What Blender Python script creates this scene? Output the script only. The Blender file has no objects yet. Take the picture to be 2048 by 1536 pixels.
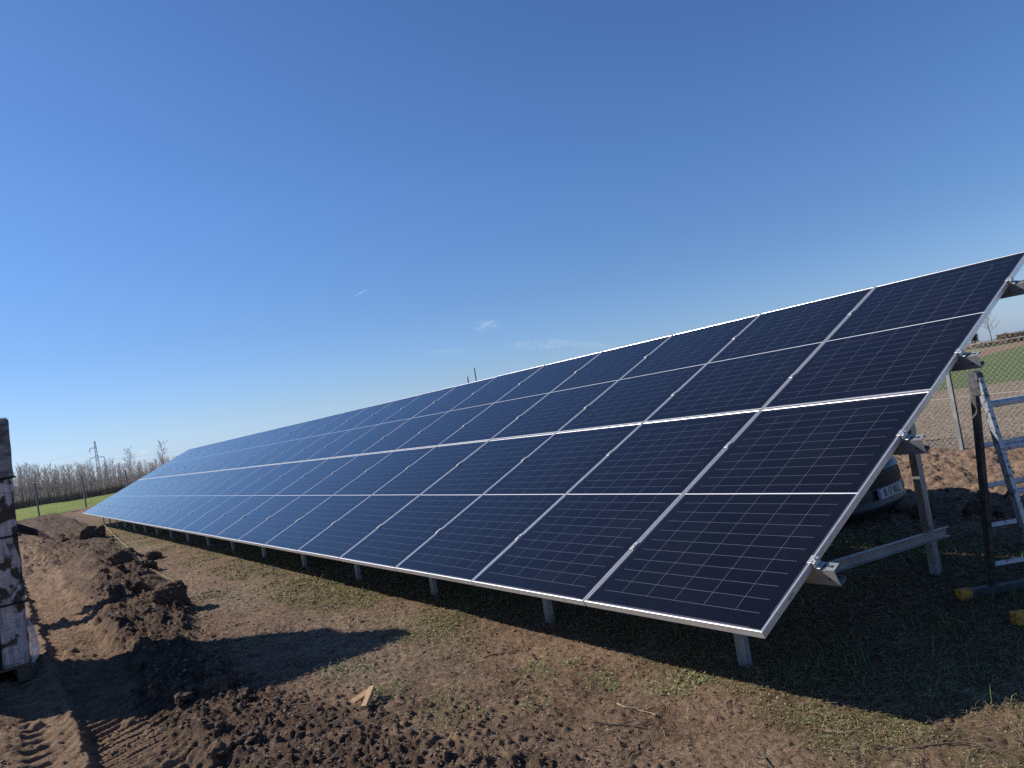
import bpy, math, random
import numpy as np
from mathutils import Matrix, Vector

scn = bpy.context.scene
COL = scn.collection
R = math.radians

# ----------------------------------------------------------------- camera
CAM = np.array([2.015262632, -2.548482721, 1.499392138])
ROT = np.array([[0.57775869, 0.79960998, -0.16376438],      # right
                [-0.12428169, -0.11211622, -0.98589250],    # down
                [-0.80669012, 0.58996087, 0.03460076]])     # forward
cam_d = bpy.data.cameras.new('camera')
cam_d.sensor_width = 36.0
cam_d.lens = 25.701
cam_d.clip_start = 0.05
cam_d.clip_end = 6000
cam = bpy.data.objects.new('camera', cam_d)
COL.objects.link(cam)
m4 = Matrix.Identity(4)
for i in range(3):
    m4[i][0] = ROT[0][i]
    m4[i][1] = -ROT[1][i]
    m4[i][2] = -ROT[2][i]
    m4[i][3] = CAM[i]
cam.matrix_world = m4
scn.camera = cam

# ----------------------------------------------------------------- light
SUN_TO = Vector((-1.07, -0.88, 0.968)).normalized()           # towards the sun
SUN_EL = math.asin(SUN_TO.z)
SUN_AZ = math.atan2(SUN_TO.x, SUN_TO.y)
world = bpy.data.worlds.new('World')
scn.world = world
world.use_nodes = True
SKY_STRENGTH = 0.068
SUN_STRENGTH = 5.0
EXPOSURE = 0.48

sun_d = bpy.data.lights.new('sun', 'SUN')
sun_d.energy = SUN_STRENGTH
sun_d.angle = R(0.5)
sun_d.color = (1.0, 0.93, 0.83)
sun = bpy.data.objects.new('sun', sun_d)
COL.objects.link(sun)
sun.rotation_euler = (-SUN_TO).to_track_quat('-Z', 'Y').to_euler()
sun.location = (-30, -30, 40)

vs = scn.view_settings
scn.display_settings.display_device = 'sRGB'
vs.view_transform = 'Standard'
vs.look = 'None'
vs.exposure = EXPOSURE
vs.gamma = 1.0
vs.use_curve_mapping = False
scn.render.engine = 'CYCLES'
scn.cycles.use_denoising = False
scn.cycles.max_bounces = 6
scn.cycles.transparent_max_bounces = 8
scn.cycles.sample_clamp_indirect = 4.0


# ----------------------------------------------------------------- node help
class NT:
    def __init__(self, tree):
        self.t = tree
        self.n = tree.nodes
        self.l = tree.links

    def new(self, kind, **kw):
        nd = self.n.new(kind)
        for k, v in kw.items():
            setattr(nd, k, v)
        return nd

    def put(self, sock, val):
        if hasattr(val, 'is_linked') or isinstance(val, bpy.types.NodeSocket):
            self.l.new(val, sock)
        elif isinstance(val, (tuple, list)) and len(val) == 3 and sock.type == 'RGBA':
            sock.default_value = (*val, 1.0)
        else:
            sock.default_value = val

    def math(self, op, a, b=0.0, c=0.0, clamp=False):
        nd = self.new('ShaderNodeMath', operation=op, use_clamp=clamp)
        self.put(nd.inputs[0], a)
        self.put(nd.inputs[1], b)
        self.put(nd.inputs[2], c)
        return nd.outputs[0]

    def mix(self, f, a, b, mode='MIX'):
        nd = self.new('ShaderNodeMix', data_type='RGBA', blend_type=mode, clamp_factor=True)
        self.put(nd.inputs[0], f)
        self.put(nd.inputs[6], a)
        self.put(nd.inputs[7], b)
        return nd.outputs[2]

    def ramp(self, f, lo, hi, a=0.0, b=1.0):
        nd = self.new('ShaderNodeMapRange', interpolation_type='SMOOTHSTEP')
        self.put(nd.inputs[0], f)
        for i, v in enumerate((lo, hi, a, b)):
            self.put(nd.inputs[i + 1], v)
        return nd.outputs[0]

    def noise(self, vec, scale, detail=4.0, rough=0.55, dist=0.0):
        nd = self.new('ShaderNodeTexNoise')
        self.put(nd.inputs['Vector'], vec)
        nd.inputs['Scale'].default_value = scale
        nd.inputs['Detail'].default_value = detail
        nd.inputs['Roughness'].default_value = rough
        nd.inputs['Distortion'].default_value = dist
        return nd.outputs['Fac']

    def scale(self, vec, s):
        nd = self.new('ShaderNodeMapping')
        self.put(nd.inputs['Vector'], vec)
        nd.inputs['Scale'].default_value = s
        return nd.outputs[0]


def mat(name, base=(0.5, 0.5, 0.5), rough=0.6, metal=0.0, build=None, **kw):
    m = bpy.data.materials.new(name)
    m.use_nodes = True
    t = NT(m.node_tree)
    b = m.node_tree.nodes['Principled BSDF']
    b.inputs['Base Color'].default_value = (*base, 1)
    b.inputs['Roughness'].default_value = rough
    b.inputs['Metallic'].default_value = metal
    for k, v in kw.items():
        b.inputs[k].default_value = v
    if build:
        build(t, b)
    return m


def mottled(name, c1, c2, scale, rough=0.6, metal=0.0, bump=0.0, lo=0.35, hi=0.65, stretch=(1, 1, 1), detail=5.0, **kw):
    def build(t, b):
        co = t.scale(t.new('ShaderNodeTexCoord').outputs['Object'], stretch)
        f = t.noise(co, scale, detail)
        t.put(b.inputs['Base Color'], t.mix(t.ramp(f, lo, hi), c1, c2))
        if bump:
            nd = t.new('ShaderNodeBump')
            nd.inputs['Strength'].default_value = bump
            nd.inputs['Distance'].default_value = 0.01
            t.put(nd.inputs['Height'], f)
            t.put(b.inputs['Normal'], nd.outputs[0])
    return mat(name, c1, rough, metal, build, **kw)


# ----------------------------------------------------------------- sky
wt = NT(world.node_tree)
bg = world.node_tree.nodes['Background']
sky = wt.new('ShaderNodeTexSky', sky_type='NISHITA')
sky.sun_disc = False
sky.sun_elevation = SUN_EL
sky.sun_rotation = SUN_AZ
sky.altitude = 100
sky.air_density = 1.0
sky.dust_density = 0.3
sky.ozone_density = 2.2
gco = wt.new('ShaderNodeTexCoord').outputs['Generated']


def sky_dir(px, py):
    d = ROT.T @ np.array([(px - 1024) / 1462.1, (py - 768) / 1462.1, 1.0])
    return d / np.linalg.norm(d)


def sky_spot(d0, along, half_len, half_wid):
    """soft patch of thin cloud round sky direction d0, long axis along a sky direction"""
    a = np.array(along) - d0 * np.dot(along, d0)
    a /= np.linalg.norm(a)
    w = np.cross(d0, a)
    du = wt.new('ShaderNodeVectorMath', operation='DOT_PRODUCT')
    wt.put(du.inputs[0], gco)
    du.inputs[1].default_value = tuple(a / half_len)
    dv = wt.new('ShaderNodeVectorMath', operation='DOT_PRODUCT')
    wt.put(dv.inputs[0], gco)
    dv.inputs[1].default_value = tuple(w / half_wid)
    df = wt.new('ShaderNodeVectorMath', operation='DOT_PRODUCT')
    wt.put(df.inputs[0], gco)
    df.inputs[1].default_value = tuple(d0)
    rr = wt.math('ADD', wt.math('POWER', wt.math('ABSOLUTE', du.outputs['Value']), 2.0),
                 wt.math('POWER', wt.math('ABSOLUTE', dv.outputs['Value']), 2.0))
    m = wt.ramp(rr, 1.0, 0.0)
    return wt.math('MULTIPLY', m, wt.math('GREATER_THAN', df.outputs['Value'], 0.0))


wisps = None
for (p0, p1, wid, fac) in [((972, 651), (1003, 648), 0.010, 0.30), ((1085, 688), (1150, 684), 0.009, 0.22),
                           ((1180, 690), (1240, 694), 0.006, 0.16), ((893, 703), (940, 699), 0.005, 0.16),
                           ((285, 906), (294, 900), 0.004, 0.5)]:
    d0, d1 = sky_dir(*p0), sky_dir(*p1)
    s = sky_spot(d0, d1 - d0, np.linalg.norm(d1 - d0) * 1.25, wid)
    s = wt.math('MULTIPLY', s, fac)
    wisps = s if wisps is None else wt.math('MAXIMUM', wisps, s)
wn = wt.noise(wt.scale(gco, (1.0, 0.55, 2.2)), 46.0, 7.0, 0.66, 2.2)
wisps = wt.math('MULTIPLY', wisps, wt.ramp(wn, 0.36, 0.74))
dA, dB = sky_dir(706, 594), sky_dir(737, 577)
trail = sky_spot((dA + dB) / np.linalg.norm(dA + dB), dB - dA, np.linalg.norm(dB - dA) * 0.52, 0.0011)
wisps = wt.math('MAXIMUM', wisps, wt.math('MULTIPLY', trail, 0.22))
# clear spring air: bluer than the stock sky, most of all low down
sz_ = wt.new('ShaderNodeSeparateXYZ')
wt.put(sz_.inputs[0], gco)
rp = wt.new('ShaderNodeValToRGB')
wt.put(rp.inputs[0], sz_.outputs[2])
els = rp.color_ramp.elements
for k, (p_, c_) in enumerate([(0.0, (.345, .47, .84)), (0.055, (.345, .44, .655)), (0.15, (.325, .435, .62)), (0.30, (.335, .475, .68)), (0.55, (.325, .46, .665))]):
    e_ = els[k] if k < 2 else els.new(p_)
    e_.position = p_
    e_.color = (*c_, 1)
blue = wt.mix(1.0, sky.outputs[0], rp.outputs[0], 'MULTIPLY')
blue = wt.mix(1.0, blue, (2.0, 2.0, 2.0), 'MULTIPLY')
skycol = wt.mix(wisps, blue, (9.0, 9.6, 10.4))
wt.put(bg.inputs['Color'], skycol)
bg.inputs['Strength'].default_value = SKY_STRENGTH


# ----------------------------------------------------------------- mesh help
def link(o, parent=None):
    COL.objects.link(o)
    if parent is not None:
        o.parent = parent
    return o


def tag(o, label=None, cat=None, group=None, kind=None):
    for k, v in (('label', label), ('category', cat), ('group', group), ('kind', kind)):
        if v:
            o[k] = v
    return o


def empty(name, loc=(0, 0, 0), rot=(0, 0, 0), label=None, cat=None, group=None):
    o = bpy.data.objects.new(name, None)
    o.empty_display_size = 0.1
    o.location = loc
    o.rotation_euler = rot
    COL.objects.link(o)
    return tag(o, label, cat, group)


class MB:
    """collects vertices and faces, then links them as ONE mesh object"""

    def __init__(self):
        self.v, self.f, self.m, self.uv = [], [], [], []

    def add(self, verts, faces, mi=0):
        b = len(self.v)
        self.v.extend([tuple(map(float, p)) for p in verts])
        for fc in faces:
            self.f.append(tuple(b + i for i in fc))
            self.m.append(mi)

    def box(self, c, s, mi=0, rot=None, taper=None):
        hx, hy, hz = s[0] / 2, s[1] / 2, s[2] / 2
        pts = [Vector((x, y, z)) for z in (-hz, hz) for y in (-hy, hy) for x in (-hx, hx)]
        if rot is not None:
            pts = [rot @ p for p in pts]
        pts = [p + Vector(c) for p in pts]
        self.add(pts, [(0, 2, 3, 1), (4, 5, 7, 6), (0, 1, 5, 4), (2, 6, 7, 3), (0, 4, 6, 2), (1, 3, 7, 5)], mi)

    def cbox(self, c, s, ch, mi=0, rot=None):
        """box with chamfered edges"""
        h = [k / 2 for k in s]
        pts, idx = [], {}
        for sx in (-1, 1):
            for sy in (-1, 1):
                for sz in (-1, 1):
                    for ax in range(3):
                        p = [sx * (h[0] - ch), sy * (h[1] - ch), sz * (h[2] - ch)]
                        p[ax] = (sx, sy, sz)[ax] * h[ax]
                        idx[(sx, sy, sz, ax)] = len(pts)
                        pts.append(Vector(p))
        if rot is not None:
            pts = [rot @ p for p in pts]
        pts = [p + Vector(c) for p in pts]
        fs = []
        g = lambda a, b, cc, ax: idx[(a, b, cc, ax)]
        for sgn in (-1, 1):
            q = [(sgn, -1, -1), (sgn, 1, -1), (sgn, 1, 1), (sgn, -1, 1)]
            fs.append([g(*k, 0) for k in (q if sgn > 0 else q[::-1])])
            q = [(-1, sgn, -1), (1, sgn, -1), (1, sgn, 1), (-1, sgn, 1)]
            fs.append([g(*k, 1) for k in (q if sgn < 0 else q[::-1])])
            q = [(-1, -1, sgn), (1, -1, sgn), (1, 1, sgn), (-1, 1, sgn)]
            fs.append([g(*k, 2) for k in (q if sgn > 0 else q[::-1])])
        for a in (-1, 1):
            for b in (-1, 1):
                fs.append([g(a, b, -1, 0), g(a, b, -1, 1), g(a, b, 1, 1), g(a, b, 1, 0)])
                fs.append([g(a, -1, b, 0), g(a, -1, b, 2), g(a, 1, b, 2), g(a, 1, b, 0)])
                fs.append([g(-1, a, b, 1), g(-1, a, b, 2), g(1, a, b, 2), g(1, a, b, 1)])
                for cc in (-1, 1):
                    fs.append([g(a, b, cc, 0), g(a, b, cc, 1), g(a, b, cc, 2)])
        self.add(pts, fs, mi)

    def extrude(self, prof, a, b, up=(0, 0, 1), mi=0, closed=True, cap=True):
        """2-D profile (x along side, y along up) swept straight from a to b"""
        a, b = Vector(a), Vector(b)
        d = (b - a).normalized()
        u = Vector(up)
        u = (u - d * u.dot(d)).normalized()
        s = d.cross(u)
        n = len(prof)
        pts = [p + s * x + u * y for p in (a, b) for x, y in prof]
        fs = [(i, (i + 1) % n, n + (i + 1) % n, n + i) for i in range(n if closed else n - 1)]
        if cap:
            fs.append(tuple(range(n))[::-1])
            fs.append(tuple(range(n, 2 * n)))
        self.add(pts, fs, mi)

    def tube(self, pts, rad, sides=8, mi=0, cap=True):
        pts = [Vector(p) for p in pts]
        if not hasattr(rad, '__len__'):
            rad = [rad] * len(pts)
        ring = []
        prev = None
        for i, p in enumerate(pts):
            d = (pts[min(i + 1, len(pts) - 1)] - pts[max(i - 1, 0)]).normalized()
            ref = prev if prev is not None else (Vector((0, 0, 1)) if abs(d.z) < 0.9 else Vector((1, 0, 0)))
            s = (ref - d * ref.dot(d))
            s = s.normalized() if s.length > 1e-6 else d.orthogonal().normalized()
            prev = s
            t = d.cross(s)
            ring.append([p + (s * math.cos(2 * math.pi * k / sides) + t * math.sin(2 * math.pi * k / sides)) * rad[i] for k in range(sides)])
        vs_ = [q for r_ in ring for q in r_]
        fs = [(i * sides + k, i * sides + (k + 1) % sides, (i + 1) * sides + (k + 1) % sides, (i + 1) * sides + k)
              for i in range(len(pts) - 1) for k in range(sides)]
        if cap:
            fs.append(tuple(range(sides))[::-1])
            fs.append(tuple((len(pts) - 1) * sides + k for k in range(sides)))
        self.add(vs_, fs, mi)

    def mesh(self, name, mats, smooth=False):
        me = bpy.data.meshes.new(name)
        me.from_pydata(self.v, [], self.f)
        for m in (mats if isinstance(mats, (list, tuple)) else [mats]):
            me.materials.append(m)
        if any(self.m):
            me.polygons.foreach_set('material_index', self.m)
        if smooth:
            me.polygons.foreach_set('use_smooth', [True] * len(self.f))
        me.update()
        return me

    def build(self, name, mats, parent=None, smooth=False):
        return link(bpy.data.objects.new(name, self.mesh(name, mats, smooth)), parent)


def np_mesh(name, V, F, mats, mi=None, smooth=False, colors=None):
    """fast mesh from numpy: V (n,3), F (m,k) with k = 3 or 4"""
    me = bpy.data.meshes.new(name)
    me.vertices.add(len(V))
    me.vertices.foreach_set('co', np.ascontiguousarray(V, dtype=np.float32).ravel())
    k = F.shape[1]
    me.loops.add(F.size)
    me.loops.foreach_set('vertex_index', np.ascontiguousarray(F, dtype=np.int32).ravel())
    me.polygons.add(len(F))
    me.polygons.foreach_set('loop_start', np.arange(0, F.size, k, dtype=np.int32))
    for m in (mats if isinstance(mats, (list, tuple)) else [mats]):
        me.materials.append(m)
    if mi is not None:
        me.polygons.foreach_set('material_index', np.ascontiguousarray(mi, dtype=np.int32))
    me.polygons.foreach_set('use_smooth', np.full(len(F), smooth, dtype=bool))
    for nm, c in (colors or {}).items():
        at = me.attributes.new(nm, 'FLOAT_COLOR', 'POINT')
        at.data.foreach_set('color', np.ascontiguousarray(c, dtype=np.float32).ravel())
    me.update()
    me.validate()
    return me


def np_obj(name, *a, parent=None, **k):
    return link(bpy.data.objects.new(name, np_mesh(name, *a, **k)), parent)


def copy_tree(o, parent=None):
    c = o.copy()
    COL.objects.link(c)
    c.parent = parent
    for ch in list(o.children):
        copy_tree(ch, c)
    return c


# ----------------------------------------------------------------- noise + terrain
def _hash(ix, iy, s):
    h = (ix.astype(np.int64) * 374761393 + iy.astype(np.int64) * 668265263 + s * 1442695041) & 0xFFFFFFFF
    h = ((h ^ (h >> 13)) * 1274126177) & 0xFFFFFFFF
    h = ((h ^ (h >> 16)) * 2246822519) & 0xFFFFFFFF
    return ((h ^ (h >> 15)) & 0xFFFFFF) / float(0xFFFFFF)


def vnoise(x, y, s=0):
    ix, iy = np.floor(x), np.floor(y)
    fx, fy = x - ix, y - iy
    fx = fx * fx * fx * (fx * (fx * 6 - 15) + 10)
    fy = fy * fy * fy * (fy * (fy * 6 - 15) + 10)
    a, b = _hash(ix, iy, s), _hash(ix + 1, iy, s)
    c, d = _hash(ix, iy + 1, s), _hash(ix + 1, iy + 1, s)
    return (a + (b - a) * fx) * (1 - fy) + (c + (d - c) * fx) * fy       # 0..1


def fbm(x, y, wl, octaves=4, s=0, gain=0.5):
    t, a, tot = 0.0, 1.0, 0.0
    f = 1.0 / wl
    for o in range(octaves):
        ca, sa = math.cos(0.7 * o + s), math.sin(0.7 * o + s)
        t = t + a * (vnoise((x * ca - y * sa) * f, (x * sa + y * ca) * f, s * 17 + o) - 0.5)
        tot += a
        a *= gain
        f *= 2.03
    return t / tot * 2.0                                                  # about -1..1


def lumps(x, y, size, s=0, keep=1.0):
    """rounded clods: domes of random size, one or none per cell"""
    gx, gy = x / size, y / size
    ix, iy = np.floor(gx), np.floor(gy)
    out = np.zeros_like(x)
    for dx in (-1, 0, 1):
        for dy in (-1, 0, 1):
            cx, cy = ix + dx, iy + dy
            px = cx + 0.15 + 0.7 * _hash(cx, cy, s + 1)
            py = cy + 0.15 + 0.7 * _hash(cx, cy, s + 2)
            r = 0.28 + 0.42 * _hash(cx, cy, s + 3)
            on = _hash(cx, cy, s + 4) < keep
            an = 6.283 * _hash(cx, cy, s + 5)
            ux, uy = gx - px, gy - py
            u = ux * np.cos(an) + uy * np.sin(an)
            v = (-ux * np.sin(an) + uy * np.cos(an)) * 1.35
            q = 1 - (u * u + v * v) / (r * r)
            out = np.maximum(out, np.where(on & (q > 0), np.sqrt(np.clip(q, 0, 1)) * r, 0))
    return out * size


def sm(x, a, b):
    t = np.clip((x - a) / (b - a), 0, 1)
    return t * t * (3 - 2 * t)


def base_z(x, y):
    r = np.hypot(x - 2.0, y + 2.5)
    return -0.05 + 0.045 * np.exp(-((x - 0.55) ** 2 + (y - 0.4) ** 2) / 0.16) - 0.15 * sm(y, 2.6, 5.5) - 0.0045 * np.clip(r - 15, 0, 235) - 0.03 * np.clip(r - 250, 0, None)


BX = [-60, -48, -30, -21, -12, -9.5, -6.7, -4, -3, -2, -1, 0.3]
BY = [-.1, -.2, -.4, -.65, -.95, -1.25, -1.38, -1.58, -1.5, -1.38, -1.05, -.8]
BW = [1.2, 1.0, .8, .65, .5, .52, .46, .38, .38, .42, .4, .3]
BH = [.14, .14, .14, .13, .14, .14, .11, .075, .045, .02, .008, .0]


def zones(x, y):
    """masks of what the ground is made of at (x, y)"""
    z = {}
    wob = fbm(x, y, 1.3, 3, 3)
    wob2 = fbm(x, y, 0.35, 3, 5)
    z['wob'], z['wob2'] = wob, wob2
    yc = np.interp(x, BX, BY)
    bw = np.interp(x, BX, BW)
    dy = y - yc + 0.18 * wob + 0.08 * wob2
    band = sm(1 - np.abs(dy) / bw, 0.0, 0.55) * sm(x, 0.6, -0.9)
    z['band'] = band
    z['fine'] = sm(-np.abs(dy) / bw, -1.9, -0.6) * sm(x, 1.2, -1.0)       # crumbs spilled round the spoil
    ro = 0.05 * wob2 + 0.03 * fbm(x, y, 0.12, 2, 7)
    z['rut'] = sm(y + ro, -2.30, -2.22) * sm(-y - 1.6 * ro, 1.66, 1.76) * sm(x, 1.0, -0.3) * sm(-x, 26, 20)
    z['flat'] = sm(y, -2.58, -2.5) * sm(-y, 2.24, 2.31) * sm(-x, 26, 20)
    z['leftfield'] = sm(-x + 0.5 * wob, 48.6, 49.4)
    ye = y + 1.2 * fbm(x, y, 5, 2, 8)
    green = sm(ye, 23.4, 24.2) * sm(x + 0.203 * y, -10.9, -10.2)
    strip = sm(ye, 23.4, 24.2) * sm(-(x + 0.203 * y), 10.2, 10.9)
    verge = strip * sm(-(x + 0.203 * y), 14.2, 15.2)
    hill = strip * sm(-(x + 0.203 * y), 17.5, 22.0)
    z['green'] = np.maximum(green, z['leftfield'] * sm(-y, -20, -16))
    z['treefloor'] = sm(-x, 96.5, 98.0) * sm(-y, -40, -30)
    z['green'] = z['green'] * (1 - z['treefloor'])
    z['strip'] = strip * (1 - z['leftfield'])
    z['verge'] = verge * (1 - z['leftfield'])
    z['hill'] = hill * (1 - z['leftfield'])
    z['churn'] = sm(y + 0.5 * wob, 3.7, 4.4) * sm(-y - 0.4 * wob, -9.6, -8.8) * (1 - z['leftfield'])
    z['stub'] = sm(y + 0.4 * wob, 8.7, 9.6) * sm(-ye, -24.2, -23.4) * (1 - z['leftfield'])
    z['far'] = sm(-x, 11, 18) * sm(-y - 0.4 * wob, 0.0, 0.8)                           # churned ground towards the left fence
    w = sm(y, -0.55 - 0.0, 0.1) * sm(-y, -0.75, -0.3)
    # weeds: along the foot of the array and in loose patches
    wn_ = fbm(x, y, 0.8, 4, 11)
    strip_w = sm(y, -0.42, 0.02) * sm(-y, -1.1, -0.5)
    z['weed'] = np.clip(strip_w * sm(wn_, -0.42, 0.25) + 0.9 * sm(y, -1.0, -0.5) * sm(-y, -0.6, 0.1) * sm(wn_, 0.12, 0.42), 0, 1) \
        * (1 - 0.85 * band) * sm(x, -34, -24)
    z['dry'] = sm(y, -1.0, -0.55) * sm(-y, -0.45, 0.1) * sm(-x, 1.2, 3.5) * sm(x, -30, -22) * (1 - band) * sm(fbm(x, y, 1.5, 3, 13), -0.6, 0.2)
    z['under'] = sm(y, 0.35, 0.7) * sm(-y - 0.3 * wob, -4.3, -3.6) * sm(x, -34, -30) * sm(-x, -6, -4)
    return z


def height(x, y, z=None):
    if z is None:
        z = zones(x, y)
    r = np.hypot(x - 2.0, y + 2.5)
    near = sm(-r, -70, -35)
    vis = sm(-r, -34, -13)
    h = base_z(x, y)
    h = h + (0.022 * fbm(x, y, 1.1, 3, 21) + 0.010 * z['wob2']) * near
    # bare soil: small scale roughness
    g1 = fbm(x, y, 0.16, 4, 31, 0.6)
    g2 = fbm(x, y, 0.035, 3, 33, 0.6)
    smooth_zone = np.clip(z['flat'] + z['rut'], 0, 1)
    h = h + near * (1 - 0.55 * smooth_zone) * 0.0075 * g1 + vis * (1 - 0.4 * smooth_zone) * 0.0055 * g2
    cr = lumps(x, y, 0.045, 51, 0.5) * vis
    h = h + cr * (0.35 + 0.5 * z['fine'] + 0.3 * z['churn']) * (1 - 0.8 * smooth_zone)
    # spoil bank
    bh = np.interp(x, BX, BH)
    hv = 0.55 + 0.75 * fbm(x, y, 0.9, 2, 41)
    wx = x + 0.045 * fbm(x, y, 0.11, 3, 141, 0.6)
    wy = y + 0.045 * fbm(x, y, 0.11, 3, 143, 0.6)
    big = lumps(wx, wy, 0.30, 61, 0.55) + 0.6 * lumps(wx + 0.11, wy + 0.07, 0.15, 66, 0.55)
    med = lumps(wx, wy, 0.085, 71, 0.5)
    rid = 1 - np.abs(fbm(wx, wy, 0.19, 4, 145, 0.62)) * 2.2
    rid2 = 1 - np.abs(fbm(x, y, 0.055, 3, 147, 0.6)) * 2.2
    patchy = sm(fbm(x, y, 0.55, 3, 149), -0.35, 0.25)
    h = h + z['band'] * near * (0.55 + 0.45 * sm(-x, 2.5, 6.0)) * (bh * hv + 0.42 * big * np.clip(bh / 0.13, 0.2, 1.0) * (0.35 + 0.65 * patchy) + 0.55 * med * patchy + 0.040 * rid * (0.4 + 0.6 * patchy) + 0.016 * rid2 + 0.022 * g1 + 0.012 * g2 - 0.03)
    # ruts with tread marks
    sl = x + 0.34 * (y + 2.0) + 0.035 * z['wob2']
    tread = np.abs(((sl / 0.112) % 1.0) - 0.5) * 2
    tread2 = np.abs(((sl / 0.058) % 1.0) - 0.5) * 2
    fade = 0.7 + 0.3 * sm(fbm(x, y, 0.9, 2, 45), -0.4, 0.2)
    h = h + (z['rut'] + z['flat']) * near * (0.45 * lumps(x, y, 0.05, 151, 0.18) + 0.55 * lumps(x, y, 0.12, 153, 0.07))
    h = h - z['rut'] * (0.062 + 0.036 * sm(tread, 0.40, 0.85) * fade + 0.014 * sm(tread2, 0.2, 0.9)) * near
    edge = np.exp(-((y + 2.275 + 0.032 * z['wob2']) / 0.04) ** 2) + 0.7 * np.exp(-((y + 1.76 - 0.03 * z['wob']) / 0.06) ** 2)
    h = h + 0.035 * edge * near * sm(x, 1.0, -0.3) * sm(-x, 26, 20)
    lug = sm(np.abs((((x + 0.2 * y) / 0.165) % 1.0) - 0.5) * 2, 0.35, 0.8)
    h = h + z['flat'] * near * (0.006 * g1 - 0.048 * lug * sm(-y, 2.38, 2.47) - 0.026 * lug * sm(y, -2.36, -2.29) - 0.007 * sm(tread2, 0.3, 0.9))
    h = h + near * 0.05 * sm(-y, 2.5, 2.62) * (0.4 + lumps(x, y, 0.09, 75, 0.8) * 7) * sm(x, 0.8, -0.5) * (1 - z['leftfield'])
    # churned ground behind the array and at the far left
    ch = z['churn'] + 1.7 * z['far'] * (1 - z['band'])
    c1 = lumps(x, y, 0.22, 81, 0.7)
    c2 = lumps(x, y, 0.10, 85, 0.8)
    h = h + ch * near * (0.05 * fbm(x, y, 0.8, 3, 83) + 0.35 * c1 + 0.4 * c2)
    h = h + near * 0.16 * np.exp(-((x + 47.6 + 0.8 * z['wob']) / 0.9) ** 2) * (1 + fbm(x, y, 1.7, 3, 88)) * sm(-y, -9, -6)
    h = h + z['stub'] * near * (0.02 * fbm(x, y, 0.5, 3, 91) + 0.25 * lumps(x, y, 0.12, 93, 0.7))
    return h


def H(x, y):
    return float(height(np.array([float(x)]), np.array([float(y)]))[0])


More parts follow.
